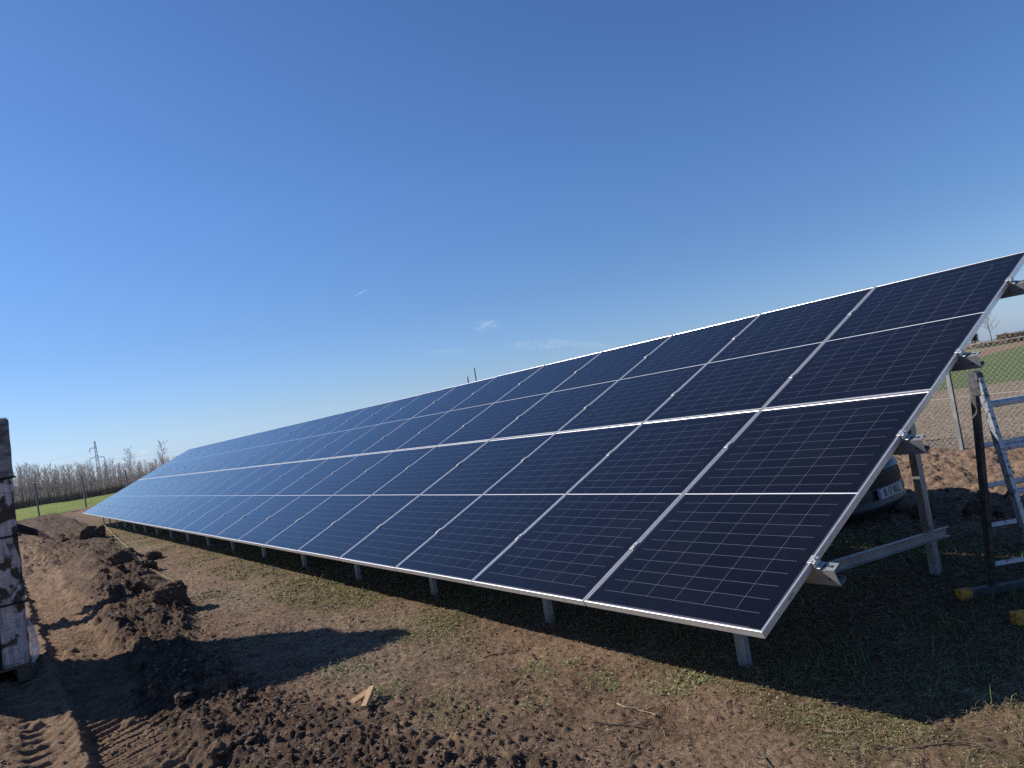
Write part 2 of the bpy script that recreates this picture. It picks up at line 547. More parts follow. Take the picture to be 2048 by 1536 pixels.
# ----------------------------------------------------------------- ground
def ground_build(t, b):
    za = t.new('ShaderNodeAttribute', attribute_name='zone_a')
    zb = t.new('ShaderNodeAttribute', attribute_name='zone_b')
    sa = t.new('ShaderNodeSeparateColor')
    sb = t.new('ShaderNodeSeparateColor')
    t.put(sa.inputs[0], za.outputs['Color'])
    t.put(sb.inputs[0], zb.outputs['Color'])
    green, dark, weed, stub = sa.outputs[0], sa.outputs[1], sa.outputs[2], za.outputs['Alpha']
    churn, track, strip, hill = sb.outputs[0], sb.outputs[1], sb.outputs[2], zb.outputs['Alpha']
    co = t.new('ShaderNodeTexCoord').outputs['Object']
    n1 = t.noise(co, 1.3, 5, 0.6)
    n2 = t.noise(co, 11.0, 6, 0.65)
    n3 = t.noise(co, 75.0, 4, 0.7)
    nst = t.noise(t.scale(co, (1.0, 2.6, 1.0)), 48.0, 4, 0.7, 1.5)
    n4 = t.noise(co, 0.07, 5, 0.6)
    soil = t.mix(t.ramp(n2, 0.32, 0.68), (0.100, 0.066, 0.047), (0.205, 0.142, 0.102))
    soil = t.mix(t.math('MULTIPLY', t.ramp(n1, 0.42, 0.66), 0.65), soil, (0.245, 0.175, 0.126))
    soil = t.mix(t.math('MULTIPLY', t.ramp(n3, 0.56, 0.74), 0.55), soil, (0.34, 0.255, 0.185))
    soil = t.mix(t.math('MULTIPLY', t.ramp(n3, 0.44, 0.30), 0.75), soil, (0.042, 0.028, 0.021))
    soil = t.mix(t.math('MULTIPLY', t.ramp(nst, 0.62, 0.72), 0.5), soil, (0.38, 0.30, 0.20))
    moist = t.mix(t.ramp(n2, 0.35, 0.7), (0.040, 0.028, 0.022), (0.125, 0.087, 0.067))
    moist = t.mix(t.math('MULTIPLY', t.ramp(n3, 0.52, 0.72), 0.5), moist, (0.18, 0.13, 0.098))
    c = t.mix(dark, soil, moist)
    tr = t.mix(t.ramp(n2, 0.3, 0.7), (0.150, 0.104, 0.073), (0.270, 0.192, 0.135))
    tr = t.mix(t.math('MULTIPLY', t.ramp(n3, 0.55, 0.75), 0.4), tr, (0.29, 0.22, 0.155))
    c = t.mix(t.math('MULTIPLY', track, 0.85), c, tr)
    np_ = t.noise(co, 2.7, 6, 0.62, 0.6)
    c = t.mix(t.math('MULTIPLY', t.ramp(np_, 0.50, 0.36), 0.62), c, t.mix(n2, (0.050, 0.032, 0.022), (0.110, 0.072, 0.050)))
    c = t.mix(t.math('MULTIPLY', t.ramp(np_, 0.55, 0.72), 0.45), c, t.mix(n3, (0.20, 0.14, 0.095), (0.37, 0.27, 0.19)))
    c = t.mix(1.0, c, (1.14, 1.075, 0.99), 'MULTIPLY')
    wd = t.mix(t.ramp(n3, 0.4, 0.65), (0.075, 0.070, 0.026), (0.185, 0.160, 0.070))
    c = t.mix(t.math('MULTIPLY', weed, t.ramp(n2, 0.3, 0.6)), c, wd)
    chn = t.mix(t.ramp(n2, 0.3, 0.7), (0.15, 0.098, 0.068), (0.30, 0.208, 0.148))
    chn = t.mix(t.math('MULTIPLY', t.ramp(n3, 0.45, 0.3), 0.5), chn, (0.05, 0.03, 0.022))
    c = t.mix(churn, c, chn)
    sn = t.noise(co, 22.0, 4, 0.75)
    stb = t.mix(t.ramp(sn, 0.36, 0.64), (0.095, 0.070, 0.050), (0.36, 0.275, 0.195))
    stb = t.mix(t.math('MULTIPLY', t.ramp(n1, 0.5, 0.72), 0.45), stb, (0.115, 0.125, 0.045))
    c = t.mix(stub, c, stb)
    gn = t.noise(co, 5.0, 5, 0.7)
    grn = t.mix(t.ramp(gn, 0.32, 0.68), (0.115, 0.150, 0.028), (0.215, 0.250, 0.050))
    grn = t.mix(t.math('MULTIPLY', t.ramp(n4, 0.4, 0.66), 0.5), grn, (0.085, 0.130, 0.035))
    spx = t.new('ShaderNodeSeparateXYZ')
    t.put(spx.inputs[0], co)
    grn = t.mix(t.ramp(spx.outputs[0], -46.0, -40.0), grn, t.mix(t.ramp(gn, 0.32, 0.68), (0.070, 0.098, 0.030), (0.125, 0.155, 0.055)))
    c = t.mix(green, c, grn)
    stp = t.mix(t.ramp(gn, 0.3, 0.7), (0.17, 0.105, 0.065), (0.26, 0.17, 0.11))
    c = t.mix(strip, c, stp)
    hl = t.mix(t.ramp(n4, 0.35, 0.7), (0.13, 0.135, 0.065), (0.20, 0.19, 0.10))
    hl = t.mix(t.math('MULTIPLY', t.ramp(gn, 0.5, 0.75), 0.6), hl, (0.12, 0.085, 0.055))
    c = t.mix(hill, c, hl)
    t.put(b.inputs['Base Color'], c)
    bp = t.new('ShaderNodeBump')
    bp.inputs['Strength'].default_value = 0.9
    bp.inputs['Distance'].default_value = 0.020
    hh = t.math('ADD', t.noise(co, 140.0, 5, 0.7), t.math('MULTIPLY', t.noise(co, 38.0, 5, 0.7), 1.6))
    t.put(bp.inputs['Height'], hh)
    t.put(b.inputs['Normal'], bp.outputs[0])


M_GROUND = mat('ground_soil', rough=0.95, build=ground_build, **{'Specular IOR Level': 0.15})


def build_ground():
    az0 = math.degrees(math.atan2(ROT[2][1], ROT[2][0]))
    fine = np.radians(np.linspace(az0 - 43, az0 + 43, 1000))
    coarse = np.radians(np.linspace(az0 + 43, az0 + 317, 96)[1:-1])
    ang = np.concatenate([fine, coarse])
    rs = [0.35]
    while rs[-1] < 3600:
        r = rs[-1]
        rs.append(r * (1.03 if r < 1.15 else 1.0024 if r < 7.5 else 1.0036 if r < 13 else 1.0065 if r < 60 else 1.02 if r < 130 else 1.06))
    rs = np.array(rs)
    A, RR = np.meshgrid(ang, rs)
    X = (2.0153 + RR * np.cos(A)).ravel()
    Y = (-2.5485 + RR * np.sin(A)).ravel()
    X = np.append(X, 2.0153)
    Y = np.append(Y, -2.5485)
    z = zones(X, Y)
    Z = height(X, Y, z)
    na, nr = len(ang), len(rs)
    i = np.arange(nr - 1)[:, None] * na
    j = np.arange(na)[None, :]
    jn = (j + 1) % na
    F = np.stack([i + j, i + na + j, i + na + jn, i + jn], -1).reshape(-1, 4)
    cidx = len(X) - 1
    F2 = np.stack([np.full(na, cidx), j[0], jn[0], jn[0]], -1)
    dark = np.clip(z['band'] * 1.1 * (0.45 + 0.55 * sm(-X, 1.2, 3.0)) + 0.35 * z['fine'] + 0.75 * z['far'] * sm(z['wob'] + z['wob2'], -0.9, 0.3), 0, 1)
    za = np.stack([z['green'], dark, np.clip(z['weed'] + 0.55 * z['under'], 0, 1), np.maximum(z['stub'], 0.55 * z['dry'])], -1)
    track = np.clip(z['flat'] + 0.8 * z['rut'], 0, 1) * (1 - z['band'])
    hill = np.maximum(np.maximum(z['verge'], z['hill']), z['treefloor'])
    zb = np.stack([z['churn'], track, z['strip'] * (1 - z['verge']), hill], -1)
    F = np.concatenate([F, np.stack([j[0], jn[0], np.full(na, cidx), np.full(na, cidx)], -1)[:0]])
    me_f = F
    o = np_obj('ground', np.stack([X, Y, Z], -1), me_f, M_GROUND, smooth=True, colors={'zone_a': za, 'zone_b': zb})
    tag(o, 'bare brown soil with tyre ruts, dug earth and fields beyond', 'ground', kind='structure')
    return o


build_ground()

# ----------------------------------------------------------------- materials
def galv_build(t, b):
    co = t.new('ShaderNodeTexCoord').outputs['Object']
    n = t.noise(co, 5.0, 5, 0.6)
    n2 = t.noise(t.scale(co, (1, 1, 0.2)), 40.0, 3, 0.6)
    f = t.math('ADD', t.math('MULTIPLY', n2, 0.4), t.math('MULTIPLY', n, 0.6))
    t.put(b.inputs['Base Color'], t.mix(t.ramp(f, 0.35, 0.65), (0.215, 0.225, 0.232), (0.33, 0.34, 0.345)))
    t.put(b.inputs['Roughness'], t.math('ADD', 0.36, t.math('MULTIPLY', f, 0.22)))


M_GALV = mat('galvanised_steel', (0.5, 0.5, 0.5), 0.42, 0.45, galv_build)
M_ALU = mottled('anodised_aluminium', (0.62, 0.62, 0.63), (0.69, 0.69, 0.70), 30, 0.36, 0.66)
M_CLAMP = mottled('cast_aluminium', (0.42, 0.43, 0.44), (0.54, 0.55, 0.56), 60, 0.5, 0.7)
M_BACK = mat('white_backsheet', (0.62, 0.63, 0.64), 0.5)
M_BLACK = mat('black_plastic', (0.010, 0.010, 0.010), 0.6, **{'Specular IOR Level': 0.25})

PW, PH, PT = 1.142, 2.034, 0.035       # solar panel: width, height, frame depth
PITCH = 1.154
GAPV = 0.020
TH = R(23.5)
CT, ST = math.cos(TH), math.sin(TH)
HB = 0.40                              # height of the lower front edge of the array


def cell_build(t, b):
    uv = t.new('ShaderNodeUVMap', uv_map='metres').outputs[0]
    sp = t.new('ShaderNodeSeparateXYZ')
    t.put(sp.inputs[0], uv)
    x, y = sp.outputs[0], sp.outputs[1]
    cw, rh = (PW - 0.036) / 6, (PH - 0.046) / 22
    gx = t.math('DIVIDE', t.math('SUBTRACT', x, 0.018), cw)
    gy = t.math('DIVIDE', t.math('SUBTRACT', y, 0.018 + 0.005 * 0), rh)

    def line(g, pitch, half):
        """1 on lines at whole numbers of g"""
        fr = t.math('ABSOLUTE', t.math('SUBTRACT', t.math('FRACT', t.math('ADD', g, 0.5)), 0.5))
        return t.math('LESS_THAN', t.math('MULTIPLY', fr, pitch), half)
    inx = t.math('MULTIPLY', t.math('GREATER_THAN', gx, 0.30), t.math('LESS_THAN', gx, 5.70))
    iny = t.math('MULTIPLY', t.math('GREATER_THAN', gy, 0.97), t.math('LESS_THAN', gy, 21.03))
    lx = t.math('MULTIPLY', line(gx, cw, 0.0009), iny)
    ly = t.math('MULTIPLY', line(gy, rh, 0.0009), inx)
    # ribbons: twelve thin wires per cell
    rb = line(t.math('MULTIPLY', gx, 12.0), cw / 12, 0.00055)
    rbn = t.math('MULTIPLY', rb, 0.13)
    # row lines read as dashes where the ribbons cross
    dash = t.math('ADD', 0.55, t.math('MULTIPLY', line(t.math('MULTIPLY', gx, 12.0), cw / 12, 0.0035), 0.45))
    ly = t.math('MULTIPLY', t.math('MULTIPLY', ly, dash), 0.82)
    lines = t.math('MAXIMUM', t.math('MULTIPLY', lx, 0.62), t.math('MAXIMUM', ly, rbn))
    # tone of single cells
    fx, fy = t.math('FLOOR', gx), t.math('FLOOR', gy)
    cb = t.new('ShaderNodeCombineXYZ')
    t.put(cb.inputs[0], fx)
    t.put(cb.inputs[1], fy)
    oi = t.new('ShaderNodeObjectInfo')
    t.put(cb.inputs[2], t.math('MULTIPLY', oi.outputs['Random'], 91.0))
    wnz = t.new('ShaderNodeTexWhiteNoise')
    t.put(wnz.inputs['Vector'], cb.outputs[0])
    cell = t.mix(wnz.outputs['Value'], (0.0022, 0.0020, 0.0033), (0.0038, 0.0034, 0.0054))
    cell = t.mix(t.math('MULTIPLY', oi.outputs['Random'], 0.5), cell, (0.0030, 0.0024, 0.0046))
    c = t.mix(lines, cell, (0.20, 0.21, 0.26))
    # bright strip between the two half panels
    midl = t.math('LESS_THAN', t.math('ABSOLUTE', t.math('SUBTRACT', y, PH / 2)), 0.0042)
    c = t.mix(midl, c, (0.66, 0.67, 0.70))
    edge = t.math('MAXIMUM', t.math('GREATER_THAN', t.math('ABSOLUTE', t.math('SUBTRACT', x, PW / 2)), PW / 2 - 0.0145),
                  t.math('GREATER_THAN', t.math('ABSOLUTE', t.math('SUBTRACT', y, PH / 2)), PH / 2 - 0.0145))
    c = t.mix(t.math('MULTIPLY', edge, 0.15), c, (0.5, 0.5, 0.52))
    # thin film of dust
    d = t.noise(uv, 2.2, 6, 0.62)
    d2 = t.noise(t.scale(uv, (9.0, 1.0, 1.0)), 3.0, 4, 0.6)
    c = t.mix(t.math('MULTIPLY', t.ramp(t.math('ADD', t.math('MULTIPLY', d, 0.7), t.math('MULTIPLY', d2, 0.3)), 0.40, 0.75), 0.008), c, (0.30, 0.28, 0.25))
    t.put(b.inputs['Base Color'], c)
    sm_ = t.noise(t.scale(uv, (2.0, 0.7, 1.0)), 1.7, 5, 0.65, 0.8)
    t.put(b.inputs['Roughness'], t.math('ADD', t.math('ADD', 0.06, t.math('MULTIPLY', oi.outputs['Random'], 0.05)), t.math('MULTIPLY', t.ramp(sm_, 0.45, 0.75), 0.16)))
    b.inputs['IOR'].default_value = 1.36


M_CELL = mat('solar_cells_under_glass', rough=0.1, build=cell_build)


# ----------------------------------------------------------------- solar panels
def panel_meshes():
    fr = MB()
    lip, th = 0.0095, 0.0018
    # four hollow-fronted bars mitred at the corners: outer wall, top lip, small inner return
    o_ = [(0, 0), (PW, 0), (PW, PH), (0, PH)]
    ch = 0.0024
    prof = [(0.0, -PT), (0.0, -ch), (ch * 0.3, -ch * 0.3), (ch, 0.0), (lip - 0.0013, 0.0), (lip, -0.0013), (lip, -0.005), (0.0022, -0.005), (0.0022, -PT + 0.002), (0.026, -PT + 0.002), (0.026, -PT)]
    n = len(prof)
    ring = []
    for k, (cx, cy) in enumerate(o_):
        sx = 1 if cx == 0 else -1
        sy = 1 if cy == 0 else -1
        ring.append([(cx - PW / 2 + sx * d, cy + sy * d, zz) for d, zz in prof])
    vs_ = [p for r_ in ring for p in r_]
    fs = []
    for k in range(4):
        k2 = (k + 1) % 4
        for i in range(n):
            i2 = (i + 1) % n
            fs.append((k * n + i, k * n + i2, k2 * n + i2, k2 * n + i))
    fr.add(vs_, fs)
    frame = fr.mesh('frame', M_ALU)
    gl = MB()
    a = 0.008
    gl.add([(-PW / 2 + a, a, -0.0016), (PW / 2 - a, a, -0.0016), (PW / 2 - a, PH - a, -0.0016), (-PW / 2 + a, PH - a, -0.0016)], [(0, 1, 2, 3)])
    gl.add([(-PW / 2 + a, a, -0.0046), (PW / 2 - a, a, -0.0046), (PW / 2 - a, PH - a, -0.0046), (-PW / 2 + a, PH - a, -0.0046)], [(0, 3, 2, 1)])
    cells = gl.mesh('cell_sheet', M_CELL)
    uvl = cells.uv_layers.new(name='metres')
    for lp in cells.loops:
        co = cells.vertices[lp.vertex_index].co
        uvl.data[lp.index].uv = (co.x + PW / 2, co.y)
    bk = MB()
    bk.box((0, PH / 2, -0.0062), (PW - 0.012, PH - 0.012, 0.002))
    back = bk.mesh('backsheet', M_BACK)
    jb = MB()
    jb.cbox((0, PH / 2, -0.016), (0.12, 0.06, 0.018), 0.003)
    jbox = jb.mesh('junction_box', M_BLACK)
    return frame, cells, back, jbox


fr_me, ce_me, ba_me, jb_me = panel_meshes()
ORD = ['nearest', 'second', 'third', 'fourth', 'fifth', 'sixth', 'seventh', 'eighth', 'ninth', 'tenth', 'eleventh', 'twelfth',
       'thirteenth', 'fourteenth', 'fifteenth', 'sixteenth', 'seventeenth', 'eighteenth', 'nineteenth', 'twentieth',
       'twenty-first', 'twenty-second', 'twenty-third', 'farthest']


def slope(u, v, n=0.0):
    """array coordinates (along the row, up the slope, out of the glass) to world"""
    return Vector((u, v * CT - n * ST, HB + v * ST + n * CT))


rngp = random.Random(4)
for row in range(2):
    for i in range(24):
        u = 0.004 - (i * PITCH + PW / 2)
        p = slope(u, row * (PH + GAPV) + rngp.uniform(-0.001, 0.001), rngp.uniform(-0.0006, 0.0006))
        if i in (0, 23):
            where = ('nearest' if i == 0 else 'farthest') + (' ladder end' if i == 0 else ' end by the left fence')
            lab = '%s row solar panel at the %s of the array' % (('lower', 'upper')[row], where)
        else:
            lab = 'dark blue solar panel in the %s row, %s from the near ladder end' % (('lower', 'upper')[row], ORD[i])
        e = empty('solar_panel', p, (TH + R(rngp.uniform(-0.05, 0.05)), R(rngp.uniform(-0.05, 0.05)), 0), lab, 'solar panel', 'solar panels of the long array')
        for nm, me in (('frame', fr_me), ('cell_sheet', ce_me), ('backsheet', ba_me), ('junction_box', jb_me)):
            link(bpy.data.objects.new(nm, me), e)
        if i == 0 and row == 0:
            st = MB()
            st.box((PW / 2 + 0.0006, 0.255, -0.020), (0.001, 0.05, 0.014))
            st.build('sticker', mat('grey_sticker', (0.34, 0.30, 0.29), 0.5), e)

# ----------------------------------------------------------------- mounting rack
rack = empty('mounting_rack', (-0.45, 0.44, H(-0.45, 0.44)), (0, 0, 0),
             'galvanised steel rack of posts and purlins carrying the solar panels', 'mounting rack')
bpy.context.view_layer.update()
RI = Vector(rack.location)


def rk(mb, name, mats=M_GALV, smooth=False):
    o = mb.build(name, mats, rack, smooth)
    o.location = -RI
    return o


UEND = 0.105
VP = [0.485, 1.575, 2.52, 3.575]
for v in VP:
    q = MB()
    t_ = 0.003
    d, fl, lp = 0.086, 0.056, 0.016
    # section in (up the slope, out of the glass): C opening up the slope
    prof = [(0, 0), (fl, 0), (fl, -lp), (fl - t_, -lp), (fl - t_, -t_), (t_, -t_), (t_, -d + t_), (fl - t_, -d + t_), (fl - t_, -d + lp), (fl, -d + lp), (fl, -d), (0, -d)]
    a, b_ = slope(UEND, v - 0.022, -PT - 0.001), slope(-24 * PITCH - 0.10, v - 0.022, -PT - 0.001)
    n_ = Vector((0, -ST, CT))
    sdir = (b_ - a).normalized().cross(n_)
    sg = 1 if sdir.y > 0 else -1
    q.extrude([(sg * x, y) for x, y in prof], a, b_, n_)
    # slot and bolt hole near the end
    o = rk(q, 'purlin')
    s_ = MB()
    s_.box(slope(UEND - 0.040, v + 0.006, -PT - 0.0005), (0.05, 0.006, 0.0022), rot=Matrix.Rotation(TH, 3, 'X'))
    s_.tube([slope(UEND - 0.022, v + 0.006, -PT - 0.0018), slope(UEND - 0.022, v + 0.006, -PT + 0.0009)], 0.0075, 12)
    s_.tube([slope(UEND - 0.040, v - 0.0235, -PT - 0.05), slope(UEND - 0.040, v - 0.0215, -PT - 0.05)], 0.0055, 10)
    so = s_.build('slot', M_BLACK, o)

XL = [-0.60 - 1.682 * k for k in range(17)]
for k, x in enumerate(XL):
    gz = H(x, 0.57) - 0.10
    top = slope(x, 0.63, -PT - 0.09)
    q = MB()
    w_, fl, lp, t_ = 0.062, 0.038, 0.011, 0.003
    prof = [(0, 0), (w_, 0), (w_, fl), (w_ - lp, fl), (w_ - lp, fl - t_), (w_ - t_, fl - t_), (w_ - t_, t_), (t_, t_), (t_, fl - t_), (lp, fl - t_), (lp, fl), (0, fl)]
    q.extrude([(px_ - w_ / 2, py_) for px_, py_ in prof], (x, 0.565, gz), (x, 0.565, top.z - 0.0), (0, 1, 0))
    rk(q, 'front_leg')
    q = MB()
    x += 0.155
    w_, fl, lp, t_ = 0.060, 0.046, 0.012, 0.0035
    prof = [(0, 0), (w_, 0), (w_, fl), (w_ - lp, fl), (w_ - lp, fl - t_), (w_ - t_, fl - t_), (w_ - t_, t_), (t_, t_), (t_, fl - t_), (lp, fl - t_), (lp, fl), (0, fl)]
    yr = 2.45
    gz2 = H(x, yr) - 0.1
    topr = slope(x, yr / CT, -PT - 0.10)
    q.extrude([(py_ - fl / 2, -(px_ - w_ / 2) * 1.15) for px_, py_ in prof], (x + 0.005, yr, gz2), (x + 0.005, yr, topr.z), (0, 1, 0))
    rk(q, 'rear_leg')
    q = MB()
    bp_ = [(0, 0), (0.060, 0), (0.060, 0.030), (0.057, 0.030), (0.057, 0.003), (0.003, 0.003), (0.003, 0.030), (0, 0.030)]
    ya, za, yb, zb = 0.40, 0.43, 2.47, 0.250
    gg = base_z(x, 1.0) + 0.05
    q.extrude([(-py_ - 0.032, px_ - 0.037) for px_, py_ in bp_], (x + 0.072, yb, zb + gg), (x + 0.072, ya, za + gg), (0, 0, 1))
    q.tube([(x + 0.05, 2.45, 0.27 + gg), (x + 0.108, 2.45, 0.27 + gg)], 0.011, 6)
    rk(q, 'brace')
    q = MB()
    rp = [(-0.03, 0), (0.03, 0), (0.03, -0.08), (0.027, -0.08), (0.027, -0.003), (-0.027, -0.003), (-0.027, -0.08), (-0.03, -0.08)]
    q.extrude(rp, slope(x, 0.28, -PT - 0.089), slope(x, 3.75, -PT - 0.089), (0, -ST, CT))
    rk(q, 'rafter')

cl = MB()
cl.cbox((0, 0, 0.0024), (0.029, 0.062, 0.0045), 0.001)
cl.box((0, 0, -0.017), (0.0095, 0.05, 0.036))
cl.tube([(0, 0, 0.004), (0, 0, 0.010)], 0.0065, 6)
clamp_me = cl.mesh('clamp', M_CLAMP)
ce = MB()
ce.cbox((-0.003, 0, 0.0024), (0.024, 0.055, 0.0045), 0.001)
ce.cbox((0.0125, 0, -0.0165), (0.020, 0.05, 0.036), 0.0015)
ce.cbox((0.026, 0, -0.030), (0.026, 0.05, 0.008), 0.0015)
ce.tube([(0.013, 0, 0.0015), (0.013, 0, 0.010)], 0.0075, 6)
ce.tube([(0.013, 0, 0.008), (0.013, 0, 0.016)], 0.0035, 8)
end_me = ce.mesh('end_clamp', M_CLAMP)
for v in VP:
    for k in range(25):
        end = k in (0, 24)
        u = 0.010 - k * PITCH if 0 < k < 24 else (0.004 if k == 0 else 0.016 - 24 * PITCH)
        o = link(bpy.data.objects.new('clamp', end_me if end else clamp_me), rack)
        o.location = slope(u, v, 0.0006) - RI
        o.rotation_euler = (TH, 0, 0)
        if k == 24:
            o.rotation_euler = Matrix(((-1, 0, 0), (0, -CT, -ST), (0, -ST, CT))).to_euler()

# ----------------------------------------------------------------- car behind the array
M_CARP = mat('dark_green_paint', (0.010, 0.019, 0.020), 0.42, 0.1, **{'Coat Weight': 0.15, 'Coat Roughness': 0.2})
M_GLASS = mat('dark_car_glass', (0.008, 0.009, 0.010), 0.25, 0.0, **{'Specular IOR Level': 0.25})
M_TYRE = mat('tyre_rubber', (0.018, 0.018, 0.018), 0.85)
M_RIM = mat('grey_wheel_rim', (0.35, 0.35, 0.36), 0.4, 0.7)
M_LAMP = mat('headlight_glass', (0.10, 0.11, 0.12), 0.08, 0.2, **{'Coat Weight': 0.8})
M_PLATE = mat('white_plate', (0.40, 0.40, 0.40), 0.5)
M_BLUE = mat('blue_plate_band', (0.02, 0.06, 0.35), 0.45)
M_INK = mat('black_ink', (0.01, 0.01, 0.01), 0.5)


def build_car():
    S = 0.88
    px0, py0 = -1.75, 4.36
    zg = -0.20
    car = empty('parked_car', (px0 - 1.9 * S, py0, zg), (0, 0, 0), 'dark green car parked behind the solar array, plate IS 17 RLL', 'car')
    car.scale = (S, S, S)
    L0 = 1.9                                                             # nose at x = +1.9

    def nose(y):
        return L0 - 0.30 * (abs(y) / 0.83) ** 2.6
    W = 0.83
    ys = np.linspace(-1, 1, 25)
    # stations: (x back from the nose, half width, z bottom, z shoulder/top)
    st = [(0.0, .80, .24, .52), (0.03, .815, .20, .57), (0.12, .825, .19, .68), (0.35, .83, .19, .80), (0.75, .83, .18, .90), (1.05, .83, .18, .97),
          (1.8, .83, .18, 1.02), (2.8, .83, .18, 1.03), (3.5, .82, .2, 1.03), (3.75, .80, .24, 1.0), (3.82, .76, .34, .9)]
    mb = MB()
    n = 28
    rings = []
    for (xb, hw, z0, z1) in st:
        ring = []
        for k in range(n):
            a = 2 * math.pi * k / n
            ca, sa = math.cos(a), math.sin(a)
            e = 0.42
            yy = hw * math.copysign(abs(ca) ** e, ca)
            zz = (z0 + z1) / 2 + (z1 - z0) / 2 * math.copysign(abs(sa) ** 0.5, sa)
            fall = max(0.0, 1 - xb / 1.2)
            ring.append((L0 - xb - (L0 - nose(yy)) * fall, yy, zz))
        rings.append(ring)
    vs_ = [p for r_ in rings for p in r_]
    fs = [(i * n + k, i * n + (k + 1) % n, (i + 1) * n + (k + 1) % n, (i + 1) * n + k) for i in range(len(st) - 1) for k in range(n)]
    fs += [tuple(range(n))[::-1], tuple((len(st) - 1) * n + k for k in range(n))]
    mb.add(vs_, fs)
    # cabin
    cab = [(0.72, .72, .85, .89), (1.02, .715, .95, 1.22), (1.32, .69, .95, 1.43), (1.7, .67, .95, 1.52), (2.6, .66, .95, 1.53), (3.3, .66, .95, 1.47), (3.62, .68, .95, 1.15), (3.72, .70, .95, .98)]
    rings = []
    m = 14
    for (xb, hw, z0, z1) in cab:
        ring = []
        for k in range(m):
            s = -1 + 2 * k / (m - 1)
            yy = hw * math.copysign(min(1, abs(s) * 1.25) ** 1.0, s) * (1.0 if abs(s) < 0.8 else 1.0)
            f = 1 - max(0, (abs(s) - 0.72) / 0.28) ** 1.6
            yy = hw * (min(abs(s) / 0.8, 1.0)) * (1 if s >= 0 else -1) + (0.10 * (1 - f) * (1 if s >= 0 else -1))
            ring.append((L0 - xb - 0.10 * (abs(yy) / 0.8) ** 2 * max(0, 1 - xb / 2), yy, z0 + (z1 - z0) * f))
        rings.append(ring)
    vs_ = [p for r_ in rings for p in r_]
    fs = [(i * m + k, i * m + k + 1, (i + 1) * m + k + 1, (i + 1) * m + k) for i in range(len(cab) - 1) for k in range(m - 1)]
    mb.add(vs_, fs)
    body = mb.build('body', M_CARP, car, True)

    def patch(name, mt, zs, ya, yb, off, parent=car, ny=14, rowx=None):
        """panel lying on the rounded nose, from y = ya to yb, between heights zs"""
        q = MB()
        pts = []
        for zi, zz in enumerate(zs):
            for k in range(ny):
                yy = ya + (yb - ya) * k / (ny - 1)
                pts.append((nose(yy) + off + (rowx[zi] if rowx else 0.0), yy, zz))
        fs_ = [(i * ny + k, i * ny + k + 1, (i + 1) * ny + k + 1, (i + 1) * ny + k) for i in range(len(zs) - 1) for k in range(ny - 1)]
        base = len(pts)
        back = [(p[0] - 0.05, p[1], p[2]) for p in pts]
        q.add(pts, fs_)
        for i in range(len(zs) - 1):
            for k in (0, ny - 1):
                q.add([pts[i * ny + k], pts[(i + 1) * ny + k], back[(i + 1) * ny + k], back[i * ny + k]], [(0, 1, 2, 3)])
        for i in (0, len(zs) - 1):
            for k in range(ny - 1):
                q.add([pts[i * ny + k], pts[i * ny + k + 1], back[i * ny + k + 1], back[i * ny + k]], [(0, 1, 2, 3)])
        return q.build(name, mt, parent, True)
    patch('bumper', mat('dark_bumper_plastic', (0.016, 0.022, 0.024), 0.5), (0.18, 0.23, 0.29, 0.30, 0.35, 0.45), -0.79, 0.79, 0.075, rowx=(-0.05, 0, .012, -.006, .012, -0.01))
    gr = patch('grille', M_BLACK, (0.455, 0.54, 0.60), -0.48, 0.48, 0.060, rowx=(0, 0, -0.02))
    q = MB()
    for zz in (0.490, 0.525, 0.560):
        q.tube([(nose(yy) + 0.061, yy, zz) for yy in np.linspace(-0.44, 0.44, 11)], 0.0035, 6)
    q.build('grille_slats', M_BLACK, gr)
    for s in (-1, 1):
        patch('headlight', M_LAMP, (0.465, 0.53, 0.59, 0.615), s * 0.49, s * 0.80, 0.062, rowx=(0, 0.004, -0.01, -0.03))
    patch('bonnet_lip', M_CARP, (0.618, 0.66, 0.70), -0.78, 0.78, 0.045, rowx=(0.012, -0.01, -0.06))
    # windscreen and side glass
    q = MB()
    ny = 12
    pts = []
    for f in np.linspace(0, 1, 6):
        for k in range(ny):
            yy = (-0.60 + 1.20 * k / (ny - 1)) * (1 - 0.06 * f)
            pts.append((L0 - 0.76 - 0.60 * f - 0.10 * (abs(yy) / 0.8) ** 2 + 0.035 - 0.015 * f, yy, 0.93 + 0.52 * f ** 0.92))
    q.add(pts, [(i * ny + k, i * ny + k + 1, (i + 1) * ny + k + 1, (i + 1) * ny + k) for i in range(5) for k in range(ny - 1)])
    q.build('windscreen', M_GLASS, car, True)
    for s in (-1, 1):
        for (xa, xb_) in ((1.42, 2.15), (2.25, 3.15)):
            q = MB()
            q.add([(L0 - xa + 0.25, s * 0.775, 1.06), (L0 - xb_, s * 0.772, 1.06), (L0 - xb_, s * 0.70, 1.40), (L0 - xa - 0.05, s * 0.70, 1.40)], [(0, 1, 2, 3) if s < 0 else (3, 2, 1, 0)])
            q.build('side_window', M_GLASS, car)
    for x in (1.9 - 0.78, 1.9 - 3.12):
        for s in (-1, 1):
            w = empty('wheel', (x, s * 0.74, 0.29))
            w.parent = car
            q = MB()
            prof = [(0.17, -0.08), (0.275, -0.085), (0.29, -0.06), (0.29, 0.06), (0.275, 0.085), (0.17, 0.08)]
            nn = 28
            q.add([(r_ * math.cos(2 * math.pi * k / nn), yy, r_ * math.sin(2 * math.pi * k / nn)) for k in range(nn) for r_, yy in prof],
                  [(k * 6 + i, ((k + 1) % nn) * 6 + i, ((k + 1) % nn) * 6 + i + 1, k * 6 + i + 1) for k in range(nn) for i in range(5)])
            q.build('tyre', M_TYRE, w, True)
            q = MB()
            q.tube([(0, -0.07, 0), (0, 0.07, 0)], 0.172, 24)
            q.build('rim', M_RIM, w)
